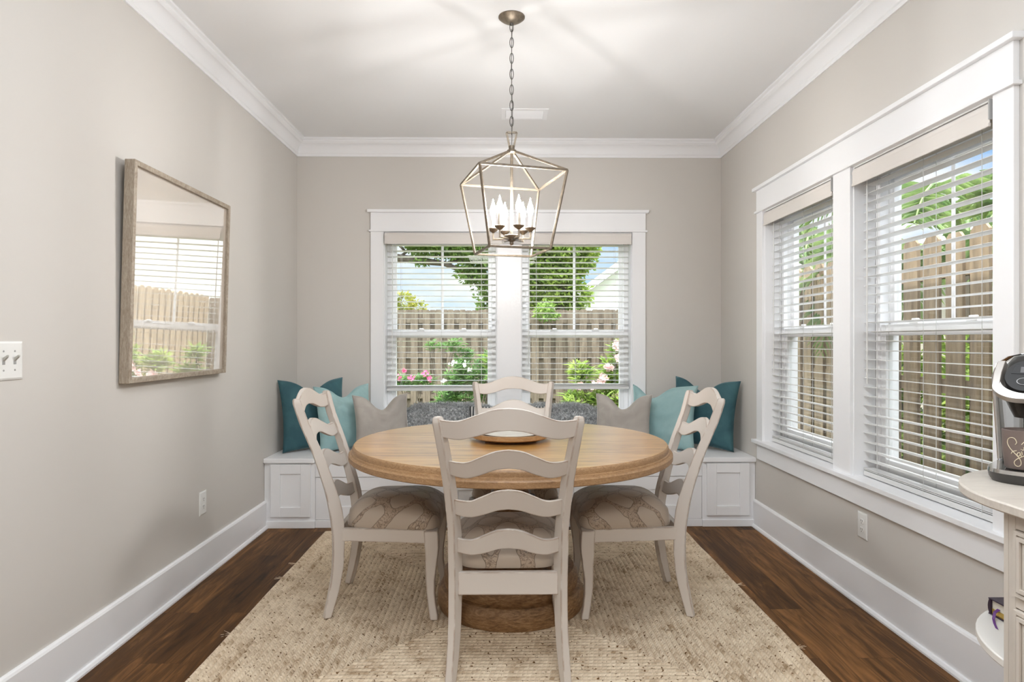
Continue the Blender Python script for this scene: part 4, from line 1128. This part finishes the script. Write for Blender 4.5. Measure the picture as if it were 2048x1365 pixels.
# book on the shelf
bk = thing('book', (1.385, 1.58, .4902), 'dark purple book with gilt pages and ribbon lying on the rounded shelf', 'book')
bz = .4902; x0, x1, y0, y1 = 1.300, 1.445, 1.485, 1.695
cv = MB().box(x0, x1, y0, y1, bz, bz + .003).box(x0, x1, y0, y1, bz + .040, bz + .0435)
cv.loft([[(x, y1 - .004 + .006 * math.sin(PI * i / 6), bz + .0435 * i / 6) for i in range(7)] + [(x, y1 - .008, bz + .0435), (x, y1 - .008, bz)] for x in (x0, x1)])
cv.build('cover', M['purple'], bk, bevel=.0015)
MB().box(x0 + .006, x1 - .006, y0 + .005, y1 - .008, bz + .017, bz + .040).build('pages', M['pages'], bk)
MB().box(x0 + .005, x1 - .005, y0 + .004, y1 - .008, bz + .003, bz + .017).build('gilt_edge', M['gold'], bk)
rb = MB(); path = [(1.306, 1.665, bz + .022), (1.293, 1.662, bz + .016), (1.280, 1.650, bz + .004), (1.266, 1.628, bz + .0012), (1.250, 1.600, bz + .0012)]
rb.loft([[Vector(p) + Vector((0, .005, 0)), Vector(p) + Vector((0, -.005, 0)), Vector(p) + Vector((0, -.005, .0008)), Vector(p) + Vector((0, .005, .0008))] for p in path]); rb.build('ribbon', M['ribbon'], bk)

# ------------------------------------------------------------------ coffee maker (local: front = -y, left = -x), turned to the room
KM = Matrix.Translation((1.392, 1.655, .8605)) @ Matrix.Rotation(math.atan2(-.75, .66) + 0, 4, 'Z')
cm = thing('coffee_maker', (1.392, 1.655, .8605), 'black and chrome single-cup coffee maker on the cream counter', 'coffee maker')
# front (-y) must look towards (-.75,-.66): rotate by angle so that (0,-1) -> (-.75,-.66)
cm.rotation_euler = (0, 0, -math.atan2(.75, .66))
def rrect(w_, d_, r, n=6):
    pts = []
    for cx_, cy_, a0 in ((w_ / 2 - r, d_ / 2 - r, 0), (-w_ / 2 + r, d_ / 2 - r, PI / 2), (-w_ / 2 + r, -d_ / 2 + r, PI), (w_ / 2 - r, -d_ / 2 + r, 1.5 * PI)):
        for i in range(n + 1):
            a = a0 + PI / 2 * i / n; pts.append((cx_ + r * math.cos(a), cy_ + r * math.sin(a)))
    return pts
def rr_loft(specs, mb=None):
    mb = mb or MB()
    return mb.loft([[(x + cx_, y + cy_, z) for x, y in rrect(w_, d_, r)] for (z, w_, d_, r, cx_, cy_) in specs])
kb = rr_loft([(0, .150, .245, .055, 0, -.010), (.010, .162, .258, .06, 0, -.010), (.024, .166, .262, .06, 0, -.010)]); kb.build('base', M['darkgrey'], cm, local=True, smooth=40)
rr_loft([(.0242, .168, .264, .06, 0, -.010), (.034, .166, .262, .06, 0, -.010)]).build('chrome_band', M['chrome'], cm, local=True, smooth=40)
rr_loft([(.0, .088, .080, .03, .006, -.085), (.031, .088, .080, .03, .006, -.085)]).xf(Matrix.Translation((0, 0, .0035))).build('drip_tray', M['black'], cm, local=True, smooth=40)
rr_loft([(.034, .092, .12, .02, .022, .050), (.20, .092, .12, .02, .022, .050)]).build('brew_column', M['black'], cm, local=True, smooth=40)
tk = rr_loft([(.036, .044, .13, .016, -.049, .035), (.215, .056, .14, .016, -.050, .032)]); tk.build('water_tank', M['tank'], cm, local=True, smooth=40)
hd_ = rr_loft([(.165, .066, .070, .030, .004, -.070), (.185, .084, .090, .040, .004, -.070), (.205, .098, .16, .05, .002, -.040), (.222, .122, .22, .06, 0, -.015), (.236, .126, .233, .064, 0, -.0075), (.262, .122, .212, .062, 0, .004), (.300, .106, .174, .056, 0, .018), (.318, .080, .136, .042, 0, .022), (.324, .05, .09, .024, 0, .024)])
hd_.build('brew_head', M['black'], cm, local=True, smooth=60)
# chrome side rail, from the base up over the tank
sr = MB(); path = [(-.078, .055, .034), (-.083, .055, .12), (-.089, .052, .215), (-.089, .045, .262), (-.078, .04, .298), (-.052, .035, .318), (-.02, .03, .327)]
sr.loft([[(x + a, y + b_, z) for a, b_ in ((-.007, -.022), (.007, -.022), (.007, .022), (-.007, .022))] for x, y, z in path]); sr.build('side_rail', M['chrome'], cm, local=True, bevel=.003, smooth=50)
# silver horseshoe handle round the sloping face
def face_pt(u, v):       # face plane of the head: v up the slope, u across
    return Vector((u, -.128 + .62 * v, .236 + .80 * v))
hs = MB(); path = []
for i in range(25):
    a = PI * (1.0 + i / 24.0); path.append((math.cos(a) * .057, math.sin(a) * .040 + .020))
path = [(-.053, .085), (-.057, .05)] + path + [(.057, .05), (.053, .085)]
rings = []
for (u, v) in path:
    p = face_pt(u, v); nrm = Vector((0, -.80, .62)); out = Vector((u, 0, 0)).normalized() * .010 + (Vector((0, .62, .80)) * (-.010 if v < .015 else 0))
    rings.append([p - nrm * .012 - out, p - nrm * .012 + out, p + nrm * .006 + out * .9, p + nrm * .008 - out * .7])
hs.loft(rings); hs.build('handle_band', M['silver'], cm, local=True, bevel=.002, smooth=50)
fp = MB(); ring0, ring1 = [], []
for j in range(36):
    a = 2 * PI * j / 36; u = .045 * math.cos(a); v = .040 + .050 * math.sin(a) * (1.0 if math.sin(a) > 0 else .95)
    ring0.append(face_pt(u, v) + Vector((0, -.8, .62)) * -.004); ring1.append(face_pt(u * .94, .04 + (v - .04) * .94) + Vector((0, -.8, .62)) * .006)
fp.loft([ring0, ring1]); fp.build('control_panel', M['panel'], cm, local=True, smooth=40)
ds = MB(); ds.loft([[face_pt(u, v) + Vector((0, -.8, .62)) * h for u, v in ((-.030, .046), (.030, .046), (.024, .072), (-.024, .072))] for h in (.005, .0072)]); ds.build('display', M['screen'], cm, local=True)
dl = MB(); dl.loft([[face_pt(u, v) + Vector((0, -.8, .62)) * h for u, v in ((-.012, .049), (.024, .049), (.020, .067), (-.012, .067))] for h in (.0072, .0075)]); dl.build('display_image', M['screenlit'], cm, local=True)
bt = MB(); bt.loft([[face_pt(.017 * math.cos(2 * PI * j / 24), .022 + .011 * math.sin(2 * PI * j / 24)) + Vector((0, -.8, .62)) * h for j in range(24)] for h in (.005, .0085)]); bt.build('oval_button', M['chrome'], cm, local=True, smooth=40)
bt = MB(); bt.loft([[face_pt(.0150 * math.cos(2 * PI * j / 24), .022 + .0095 * math.sin(2 * PI * j / 24)) + Vector((0, -.8, .62)) * h for j in range(24)] for h in (.0085, .0092)]); bt.build('button_cap', M['panel'], cm, local=True, smooth=40)

# ------------------------------------------------------------------ mug on the drip tray
MGX, MGY, MGZ = 1.320, 1.605, .8965
mg = thing('mug', (MGX, MGY, MGZ), 'taupe mug with cream script lettering standing on the coffee maker tray', 'mug')
mr = .043
MB().lathe([(0, 0), (.034, 0), (.037, .004), (mr - .001, .05), (mr, .098), (mr - .003, .099), (mr - .005, .096), (.034, .010), (0, .009)], (MGX, MGY, MGZ), 40).build('mug_body', M['mug'], mg, smooth=40)
ang0 = math.atan2(-MGY, -MGX)
hn = MB(); pts = []
for i in range(11):
    a = -PI / 2 + PI * i / 10; rr = .040 + .026 * math.cos(a); zz = .05 + .030 * math.sin(a); b_ = ang0 + rad(100)
    pts.append((MGX + rr * math.cos(b_), MGY + rr * math.sin(b_), MGZ + zz))
hn.tube(pts, .0045, 8); hn.build('mug_handle', M['mug'], mg, smooth=60)
STR = [[(418, 906), (428, 884), (412, 852), (382, 848), (357, 868), (353, 902), (374, 940), (404, 974), (436, 1010), (456, 1044), (457, 1078), (437, 1097), (412, 1088), (405, 1062), (424, 1036), (458, 1012), (500, 985), (540, 945), (556, 905), (546, 872), (518, 862), (482, 876), (462, 900)],
       [(384, 990), (398, 968), (428, 958)],
       [(451, 972), (436, 976), (430, 994), (440, 1006), (451, 992), (453, 972), (457, 1000), (464, 998)],
       [(463, 960), (468, 990)], [(460, 944), (461, 940)], [(478, 922), (488, 984)], [(466, 948), (500, 938)],
       [(500, 912), (508, 972)], [(507, 952), (516, 940), (525, 944), (530, 962)]]
lt = MB()
for s_ in STR:
    pts = []
    xs = list(range(len(s_)))
    steps = max(2, (len(s_) - 1) * 4)
    for i in range(steps + 1):
        q = i / steps * (len(s_) - 1)
        zx = cat_rom(xs, [p[0] for p in s_], q) if len(s_) > 2 else s_[0][0] + (s_[1][0] - s_[0][0]) * q
        zy = cat_rom(xs, [p[1] for p in s_], q) if len(s_) > 2 else s_[0][1] + (s_[1][1] - s_[0][1]) * q
        a = ang0 + (zx - 470) * .000284 / mr; h = (1130 - zy) * .000284
        rr = .037 + (mr - .001 - .037) * min(1, h / .05) + (.001 * max(0, (h - .05) / .05)) + .0004
        pts.append((MGX + rr * math.cos(a), MGY + rr * math.sin(a), MGZ + h))
    lt.tube(pts, .0010, 6)
lt.build('lettering', M['cream'], mg, smooth=60)

# ================================================================== outdoors
GZ = -.15
struct(MB().box(-30, 40, YR - 8, 45, GZ - .3, GZ), 'ground', M['ground'])
def fence(name, label, axis, pos, side, a0, a1, top, pw=.14, pitch=.235, dog=True, seed=0, mat='picket'):
    """shadowbox fence: boards alternate on both faces of the rails; side = direction of the near face"""
    rnd = random.Random(seed)
    f = thing(name, ((a0 + a1) / 2, pos, GZ) if axis == 'x' else (pos, (a0 + a1) / 2, GZ), label, 'fence')
    def brd(mb, c, off, tp, w_):
        k = .03 if dog else .008
        poly = [(c - w_ / 2, GZ + .03), (c + w_ / 2, GZ + .03), (c + w_ / 2, tp - k), (c + w_ / 2 - k * .9, tp), (c - w_ / 2 + k * .9, tp), (c - w_ / 2, tp - k)]
        o0, o1 = pos + off, pos + off + .018
        if axis == 'x': mb.loft([[(x, o0, z) for x, z in poly], [(x, o1, z) for x, z in poly]])
        else: mb.loft([[(o0, x, z) for x, z in poly], [(o1, x, z) for x, z in poly]])
    nb, fb_ = MB(), MB(); c = a0
    while c < a1:
        brd(nb, c, side * .035 - .009, top + rnd.uniform(-.012, .012), pw)
        brd(fb_, c + pitch / 2, -side * .035 - .009, top + rnd.uniform(-.012, .012), pw); c += pitch
    nb.build('near_boards', M[mat], f); fb_.build('far_boards', M[mat], f)
    for z in (GZ + .25, (GZ + top) / 2 + .05, top - .26):
        rb_ = MB()
        if axis == 'x': rb_.box(a0, a1, pos - .025, pos + .025, z, z + .085)
        else: rb_.box(pos - .025, pos + .025, a0, a1, z, z + .085)
        rb_.build('rail', M[mat], f)
    return f
fence('wooden_fence', 'weathered board fence across the back of the yard, seen through the back windows', 'x', 12.5, -1, -9, 2.75, 1.83, seed=1)
fence('wooden_fence', 'board fence running close along the right side windows, top sunlit', 'y', 2.68, -1, -2.5, 12.4, 1.86, pw=.14, pitch=.20, seed=2, mat='picket_new')

def leaf_cards(mb, blobs, n, ln, wd, rnd, droop=.3, shell=.55, cull=-.12):
    vol = [b[3] * b[4] * b[5] for b in blobs]; tot = sum(vol)
    for _ in range(n):
        r = rnd.random() * tot; i = 0
        while r > vol[i]: r -= vol[i]; i += 1
        b_ = blobs[i]
        d = Vector((rnd.gauss(0, 1), rnd.gauss(0, 1), rnd.gauss(0, 1))).normalized() * (shell + (1 - shell) * rnd.random()) ** (1 / 1.6)
        p = Vector((b_[0] + d.x * b_[3], b_[1] + d.y * b_[4], b_[2] + d.z * b_[5]))
        q = mnoise.noise(p * (1.6 / max(.3, b_[3])) )
        if q < cull: continue
        dr = (Vector((rnd.gauss(0, 1), rnd.gauss(0, 1), rnd.gauss(0, 1) - droop)) + d * .8).normalized()
        sd_ = dr.cross(Vector((rnd.gauss(0, 1), rnd.gauss(0, 1), rnd.gauss(0, 1)))).normalized()
        L_ = ln * rnd.uniform(.7, 1.3); W = wd * rnd.uniform(.7, 1.2)
        nrm = dr.cross(sd_) * L_ * .12
        k = len(mb.v); m1 = p + dr * L_ * .5 + nrm
        mb.v += [tuple(p), tuple(m1 + sd_ * W / 2), tuple(p + dr * L_), tuple(m1 - sd_ * W / 2)]
        mb.f += [(k, k + 1, k + 2), (k, k + 2, k + 3)]
    return mb
def at(px, py, Y): return ((px - 1005) / 1280 * Y, 1.22 + (682.5 - py) / 1280 * Y)
def blob(px, py, rx, rz, Y, ry=None):
    x, z = at(px, py, Y); s_ = Y / 1280
    return (x, Y, z, rx * s_, (ry if ry else max(rx, rz) * s_ * .7), rz * s_)
# live oak whose limb reaches in from the left
rnd = random.Random(21)
Y1 = 15.0
oak = thing('oak_tree', (-5.2, Y1, GZ), 'oak tree whose dark limb reaches over the fence from the left', 'tree')
tb = MB(); tb.tube([(-5.2, Y1, GZ - .1), (-5.15, Y1, 1.2), (-4.9, Y1, 2.6), (-4.2, Y1, 3.15)], [.34, .28, .23, .17], 12)
tb.build('trunk', M['bark'], oak, smooth=60)
lb = MB()
def px_path(pts, Y): return [(at(a, b_, Y)[0], Y, at(a, b_, Y)[1]) for a, b_ in pts]
lb.tube([(-4.2, Y1, 3.15)] + px_path([(740, 512), (790, 516), (840, 522), (890, 528), (930, 545), (960, 575)], Y1), [.15, .11, .10, .085, .065, .045, .025, .01], 10)
lb.tube(px_path([(800, 516), (812, 505), (800, 492), (790, 480)], Y1), [.05, .04, .03, .02], 8)
lb.tube(px_path([(812, 505), (835, 488), (860, 470)], Y1), [.04, .03, .02], 8)
lb.tube(px_path([(890, 528), (925, 520), (965, 530), (985, 550)], Y1), [.04, .03, .02, .01], 8)
lb.build('limb', M['bark'], oak, smooth=60)
bl = [blob(900, 500, 50, 20, Y1), blob(870, 495, 60, 18, Y1), blob(850, 470, 75, 30, Y1), blob(930, 480, 70, 38, Y1), blob(975, 500, 60, 40, Y1), blob(845, 520, 35, 12, Y1), blob(940, 530, 28, 22, Y1), blob(960, 560, 24, 26, Y1), blob(980, 585, 34, 38, Y1), blob(972, 618, 22, 18, Y1), blob(950, 548, 40, 22, Y1), blob(1015, 560, 40, 60, Y1), blob(760, 480, 40, 22, Y1)]
leaf_cards(MB(), bl, 17000, .11, .055, rnd, shell=.15, cull=-.1).build('foliage', M['oak_leaf'], oak)
# dense rounded tree right of the mullion
Y2 = 14.2
tr2 = thing('dense_tree', (1.35, Y2, GZ), 'dense rounded green tree behind the fence in the right back window', 'tree')
MB().tube([(1.35, Y2, GZ - .1), (1.3, Y2, 1.5), (1.4, Y2, 3.0)], [.2, .16, .10], 10).build('trunk', M['bark'], tr2, smooth=60)
bl = [blob(1095, 470, 90, 75, Y2), blob(1150, 500, 52, 52, Y2), blob(1100, 560, 62, 62, Y2), blob(1145, 590, 38, 38, Y2), blob(1070, 600, 40, 34, Y2), blob(1040, 520, 55, 70, Y2)]
leaf_cards(MB(), bl, 26000, .12, .066, rnd, shell=.3, cull=-.25).build('foliage', M['tree_leaf'], tr2)
lo = [blob(1095, 622, 26, 17, 12.2, .25)]
hb_ = thing('climbing_vine', (lo[0][0], 12.3, GZ), 'green leafy vine spilling over the back fence in the right back window', 'vine')
MB().tube([(lo[0][0], 12.34, GZ), (lo[0][0] + .05, 12.36, 1.0), (lo[0][0], 12.34, 1.75)], .012, 6).build('stem', M['bark'], hb_)
leaf_cards(MB(), lo, 700, .10, .05, rnd, droop=.8, shell=.1).build('foliage', M['oak_leaf'], hb_)
# yellow-green bush over the fence at the left
Y3 = 14.5
bs = thing('flowering_bush', (at(812, 0, Y3)[0], Y3, GZ), 'yellow-green bush showing above the fence at far left', 'bush')
MB().tube([(at(812, 0, Y3)[0], Y3, GZ), (at(812, 0, Y3)[0], Y3, 1.9)], [.06, .03], 8).build('stem', M['bark'], bs)
leaf_cards(MB(), [blob(805, 606, 26, 22, Y3), blob(832, 616, 20, 14, Y3), blob(780, 612, 24, 20, Y3)], 1500, .09, .05, rnd).build('foliage', M['bush_leaf'], bs)

# oleanders
def oleander(loc_px, Y, blobs, nleaf, mat, flowers, fmat, label, seed, ln=.14, wd=.024, fs=.026, fn=16):
    r = random.Random(seed); x = (loc_px - 1005) / 1280 * Y
    t = thing('oleander_shrub', (x, Y, GZ), label, 'shrub')
    st = MB(); lf = MB()
    for b_ in blobs:
        for _ in range(3):
            st.tube([(x + r.uniform(-.1, .1), Y + r.uniform(-.1, .1), GZ), (x * .5 + b_[0] * .5 + r.uniform(-.05, .05), Y, (GZ + b_[2]) / 2), (b_[0] + r.uniform(-.4, .4) * b_[3], b_[1], b_[2] + .4 * b_[5])], [.010, .008, .004], 5)
    st.build('stems', M['bark'], t)
    # whorls: leaves spray up and out from shoot tips
    vol = [b_[3] * b_[5] for b_ in blobs]; tot = sum(vol)
    for _ in range(nleaf // 9):
        q = r.random() * tot; i = 0
        while q > vol[i]: q -= vol[i]; i += 1
        b_ = blobs[i]; d = Vector((r.gauss(0, 1), r.gauss(0, 1), r.gauss(0, 1))).normalized() * r.random() ** .4
        tip = Vector((b_[0] + d.x * b_[3], b_[1] + d.y * b_[4], b_[2] + d.z * b_[5])); ax = Vector((d.x * .6 + r.uniform(-.3, .3), d.y * .4 - .1, 1)).normalized()
        for m_ in range(9):
            a = r.uniform(0, 2 * PI); o_ = ax.orthogonal().normalized(); o2 = ax.cross(o_)
            dr = (ax * r.uniform(.3, 1.1) + (o_ * math.cos(a) + o2 * math.sin(a))).normalized()
            sd_ = dr.cross(ax).normalized() if dr.cross(ax).length > .05 else o_
            p = tip - ax * r.uniform(0, .08); L_ = ln * r.uniform(.7, 1.2); W = wd * r.uniform(.8, 1.2)
            e_ = p + dr * L_ + Vector((0, 0, -.02)); m1 = p + dr * L_ * .5
            k = len(lf.v); lf.v += [tuple(p), tuple(m1 + sd_ * W / 2), tuple(e_), tuple(m1 - sd_ * W / 2)]; lf.f += [(k, k + 1, k + 2), (k, k + 2, k + 3)]
    lf.build('foliage', mat, t)
    for (px, py, rp) in flowers:
        fx, fz = at(px, py, Y - .12); fl = MB(); rr = rp * Y / 1280
        for _ in range(fn):
            c = Vector((fx + r.gauss(0, rr * .5), Y - .12 + r.gauss(0, rr * .4), fz + r.gauss(0, rr * .45)))
            up = Vector((r.gauss(0, .5), -1, r.gauss(.3, .5))).normalized(); o_ = up.orthogonal().normalized(); o2 = up.cross(o_)
            s_ = fs
            for m_ in range(5):
                a = 2 * PI * m_ / 5; d0 = o_ * math.cos(a - .5) + o2 * math.sin(a - .5); d1 = o_ * math.cos(a) + o2 * math.sin(a); d2 = o_ * math.cos(a + .5) + o2 * math.sin(a + .5)
                k = len(fl.v); fl.v += [tuple(c), tuple(c + d0 * s_ * .8 + up * .006), tuple(c + d1 * s_ * 1.1 + up * .010), tuple(c + d2 * s_ * .8 + up * .006)]; fl.f += [(k, k + 1, k + 2), (k, k + 2, k + 3)]
        fl.build('flower_cluster', fmat, t)
    return t
YO = 7.4
oleander(1205, YO, [blob(1238, 700, 12, 18, YO), blob(1226, 745, 28, 30, YO), blob(1162, 748, 22, 24, YO), blob(1150, 800, 34, 20, YO), blob(1215, 795, 48, 26, YO), blob(1190, 850, 60, 35, YO)], 2600, M['oleander'],
         [(1236, 690, 9), (1238, 715, 7), (1218, 735, 8), (1206, 760, 9), (1190, 772, 6), (1238, 795, 11), (1160, 772, 7), (1250, 750, 6)], M['petal'], 'sunlit oleander with pale pink blooms outside the right back window', 31)
YO2 = 9.6
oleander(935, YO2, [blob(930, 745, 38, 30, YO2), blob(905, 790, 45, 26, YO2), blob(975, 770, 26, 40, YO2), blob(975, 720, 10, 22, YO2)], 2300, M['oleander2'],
         [(905, 728, 8), (928, 728, 6), (888, 762, 6), (940, 742, 5)], M['petalw'], 'green oleander with white blooms before the fence, left back window', 32, fs=.017, fn=10)
YO3 = 10.4
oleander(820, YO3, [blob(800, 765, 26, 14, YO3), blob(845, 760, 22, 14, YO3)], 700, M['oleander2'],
         [(808, 742, 4), (800, 754, 7), (822, 757, 5), (850, 748, 8), (858, 758, 6)], M['petal2'], 'low shrub with magenta blooms at the left in the left back window', 33, fs=.022, fn=11)
YO4 = 10.8
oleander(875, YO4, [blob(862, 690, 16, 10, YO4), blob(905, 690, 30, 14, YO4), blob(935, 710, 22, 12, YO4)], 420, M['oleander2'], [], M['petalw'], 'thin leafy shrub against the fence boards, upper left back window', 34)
YO5 = 6.2
oleander(940, YO5, [blob(985, 720, 10, 16, YO5), blob(1000, 760, 16, 20, YO5)], 260, M['oleander'], [], M['petalw'], 'bright green shoots beside the mullion outside the left back window', 35)

# palms beyond the side fence
def palm(x, y, zb, n, lab, seed, ln=2.0):
    r = random.Random(seed); t = thing('palm_tree', (x, y, GZ), lab, 'palm tree', 'palms beyond the side fence')
    MB().tube([(x, y, GZ), (x + .03, y, zb * .6), (x, y, zb)], [.12, .10, .09], 10).build('trunk', M['bark'], t, smooth=60)
    for k in range(n):
        a = 2 * PI * k / n + r.uniform(-.2, .2); el = r.uniform(.35, 1.25); L_ = ln * r.uniform(.8, 1.15)
        rb_ = MB(); pts = []
        hx, hy = math.cos(a), math.sin(a); p = Vector((x, y, zb)); e = el
        for i in range(11):
            pts.append(Vector(p)); p = p + Vector((hx * math.cos(e), hy * math.cos(e), math.sin(e))) * (L_ / 10); e -= .17 + .05 * r.random()
        rb_.tube(pts, [.022 * (1 - i / 11) + .003 for i in range(11)], 6)
        side = Vector((-hy, hx, 0))
        for i in range(26):
            q = .22 + .78 * i / 25; f_ = q * 10; j = min(9, int(f_)); pp = pts[j].lerp(pts[j + 1], f_ - j); tg = (pts[j + 1] - pts[j]).normalized()
            for sg in (-1, 1):
                ll = .48 * math.sin(PI * min(1, .18 + q * .80)) + .05
                d = (side * sg * .8 + tg * .75 + Vector((0, 0, .12 + r.uniform(-.1, .1)))).normalized()
                m1 = pp + d * ll * .5; e_ = pp + d * ll + Vector((0, 0, -.28 * ll)); wv = tg.cross(d).cross(d).normalized() * .008
                kk = len(rb_.v); rb_.v += [tuple(pp), tuple(m1 + wv), tuple(e_), tuple(m1 - wv)]; rb_.f += [(kk, kk + 1, kk + 2), (kk, kk + 2, kk + 3)]
        rb_.build('frond', M['palm'], t)
    return t
hg = thing('hedge_shrub', (3.7, 5.0, GZ), 'leafy shrub behind the side fence, green between its boards', 'shrub')
hs_ = MB(); hb2 = []
for k in range(9):
    y = 2.6 + k * .62; hb2.append((3.6 + .12 * math.sin(k * 2.1), y, .65, .42, .42, .75))
    hs_.tube([(3.65, y, GZ), (3.62, y + .05, .5), (3.6, y, 1.1)], .014, 6)
hs_.build('stems', M['bark'], hg)
leaf_cards(MB(), hb2, 10000, .16, .065, rnd, shell=.2).build('foliage', M['tree_leaf'], hg)
palm(3.95, 5.4, 1.85, 15, 'palm fanning over the side fence in the near right window', 41, 1.9)
palm(3.95, 8.1, 2.15, 15, 'palm with drooping fronds over the side fence in the far right window', 42, 1.9)

# neighbour's white house behind the back fence, gable towards us
hx0, hx1, hy0, hy1 = 2.75, 11.5, 20.0, 30.0; he, hr = 2.80, 6.0; hm_ = (hx0 + hx1) / 2
ho = thing('white_house', (hm_, hy0, GZ), 'white sided neighbouring house with sloping gable roof beyond the back fence', 'house')
MB().prism([(hx0, GZ), (hx1, GZ), (hx1, he), (hm_, hr), (hx0, he)], hy0, hy1, 'y').build('walls', M['siding'], ho)
rf = MB(); sl_ = (hr - he) / (hm_ - hx0)
for sg, xa in ((1, hx0 - .35), (-1, hx1 + .35)):
    za = he - .35 * sl_ + .02
    rf.loft([[(xa, y, za), (hm_, y, hr + .02), (hm_, y, hr + .20), (xa, y, za + .18)] for y in (hy0 - .45, hy1 + .3)])
rf.build('roof', M['roof'], ho)
wb = MB().box(hx0 + 1.05, hx0 + 1.55, hy0 - .03, hy0 + .02, 3.25, 3.75); wb.build('gable_vent', M['oak_leaf'], ho)
ct = MB().box(hx0, hx0 + .12, hy0 - .03, hy0, GZ, he).box(hx0 + .95, hx0 + 1.0, hy0 - .03, hy0, GZ, 3.0); ct.build('corner_board', M['roof'], ho)
# neighbour to the right, low pale roof over the side fence
ho2 = thing('pale_house', (10, 9, GZ), 'pale low roofed house beyond the side fence in the right windows', 'house')
MB().box(8.2, 14, 4.0, 16, GZ, 2.75).build('walls', M['tan'], ho2)
rf = MB(); rf.loft([[(7.7, y, 2.65), (11.0, y, 3.75), (14.5, y, 2.65), (14.5, y, 2.78), (11.0, y, 3.90), (7.7, y, 2.78)] for y in (3.6, 16.4)]); rf.build('roof', M['roof'], ho2)
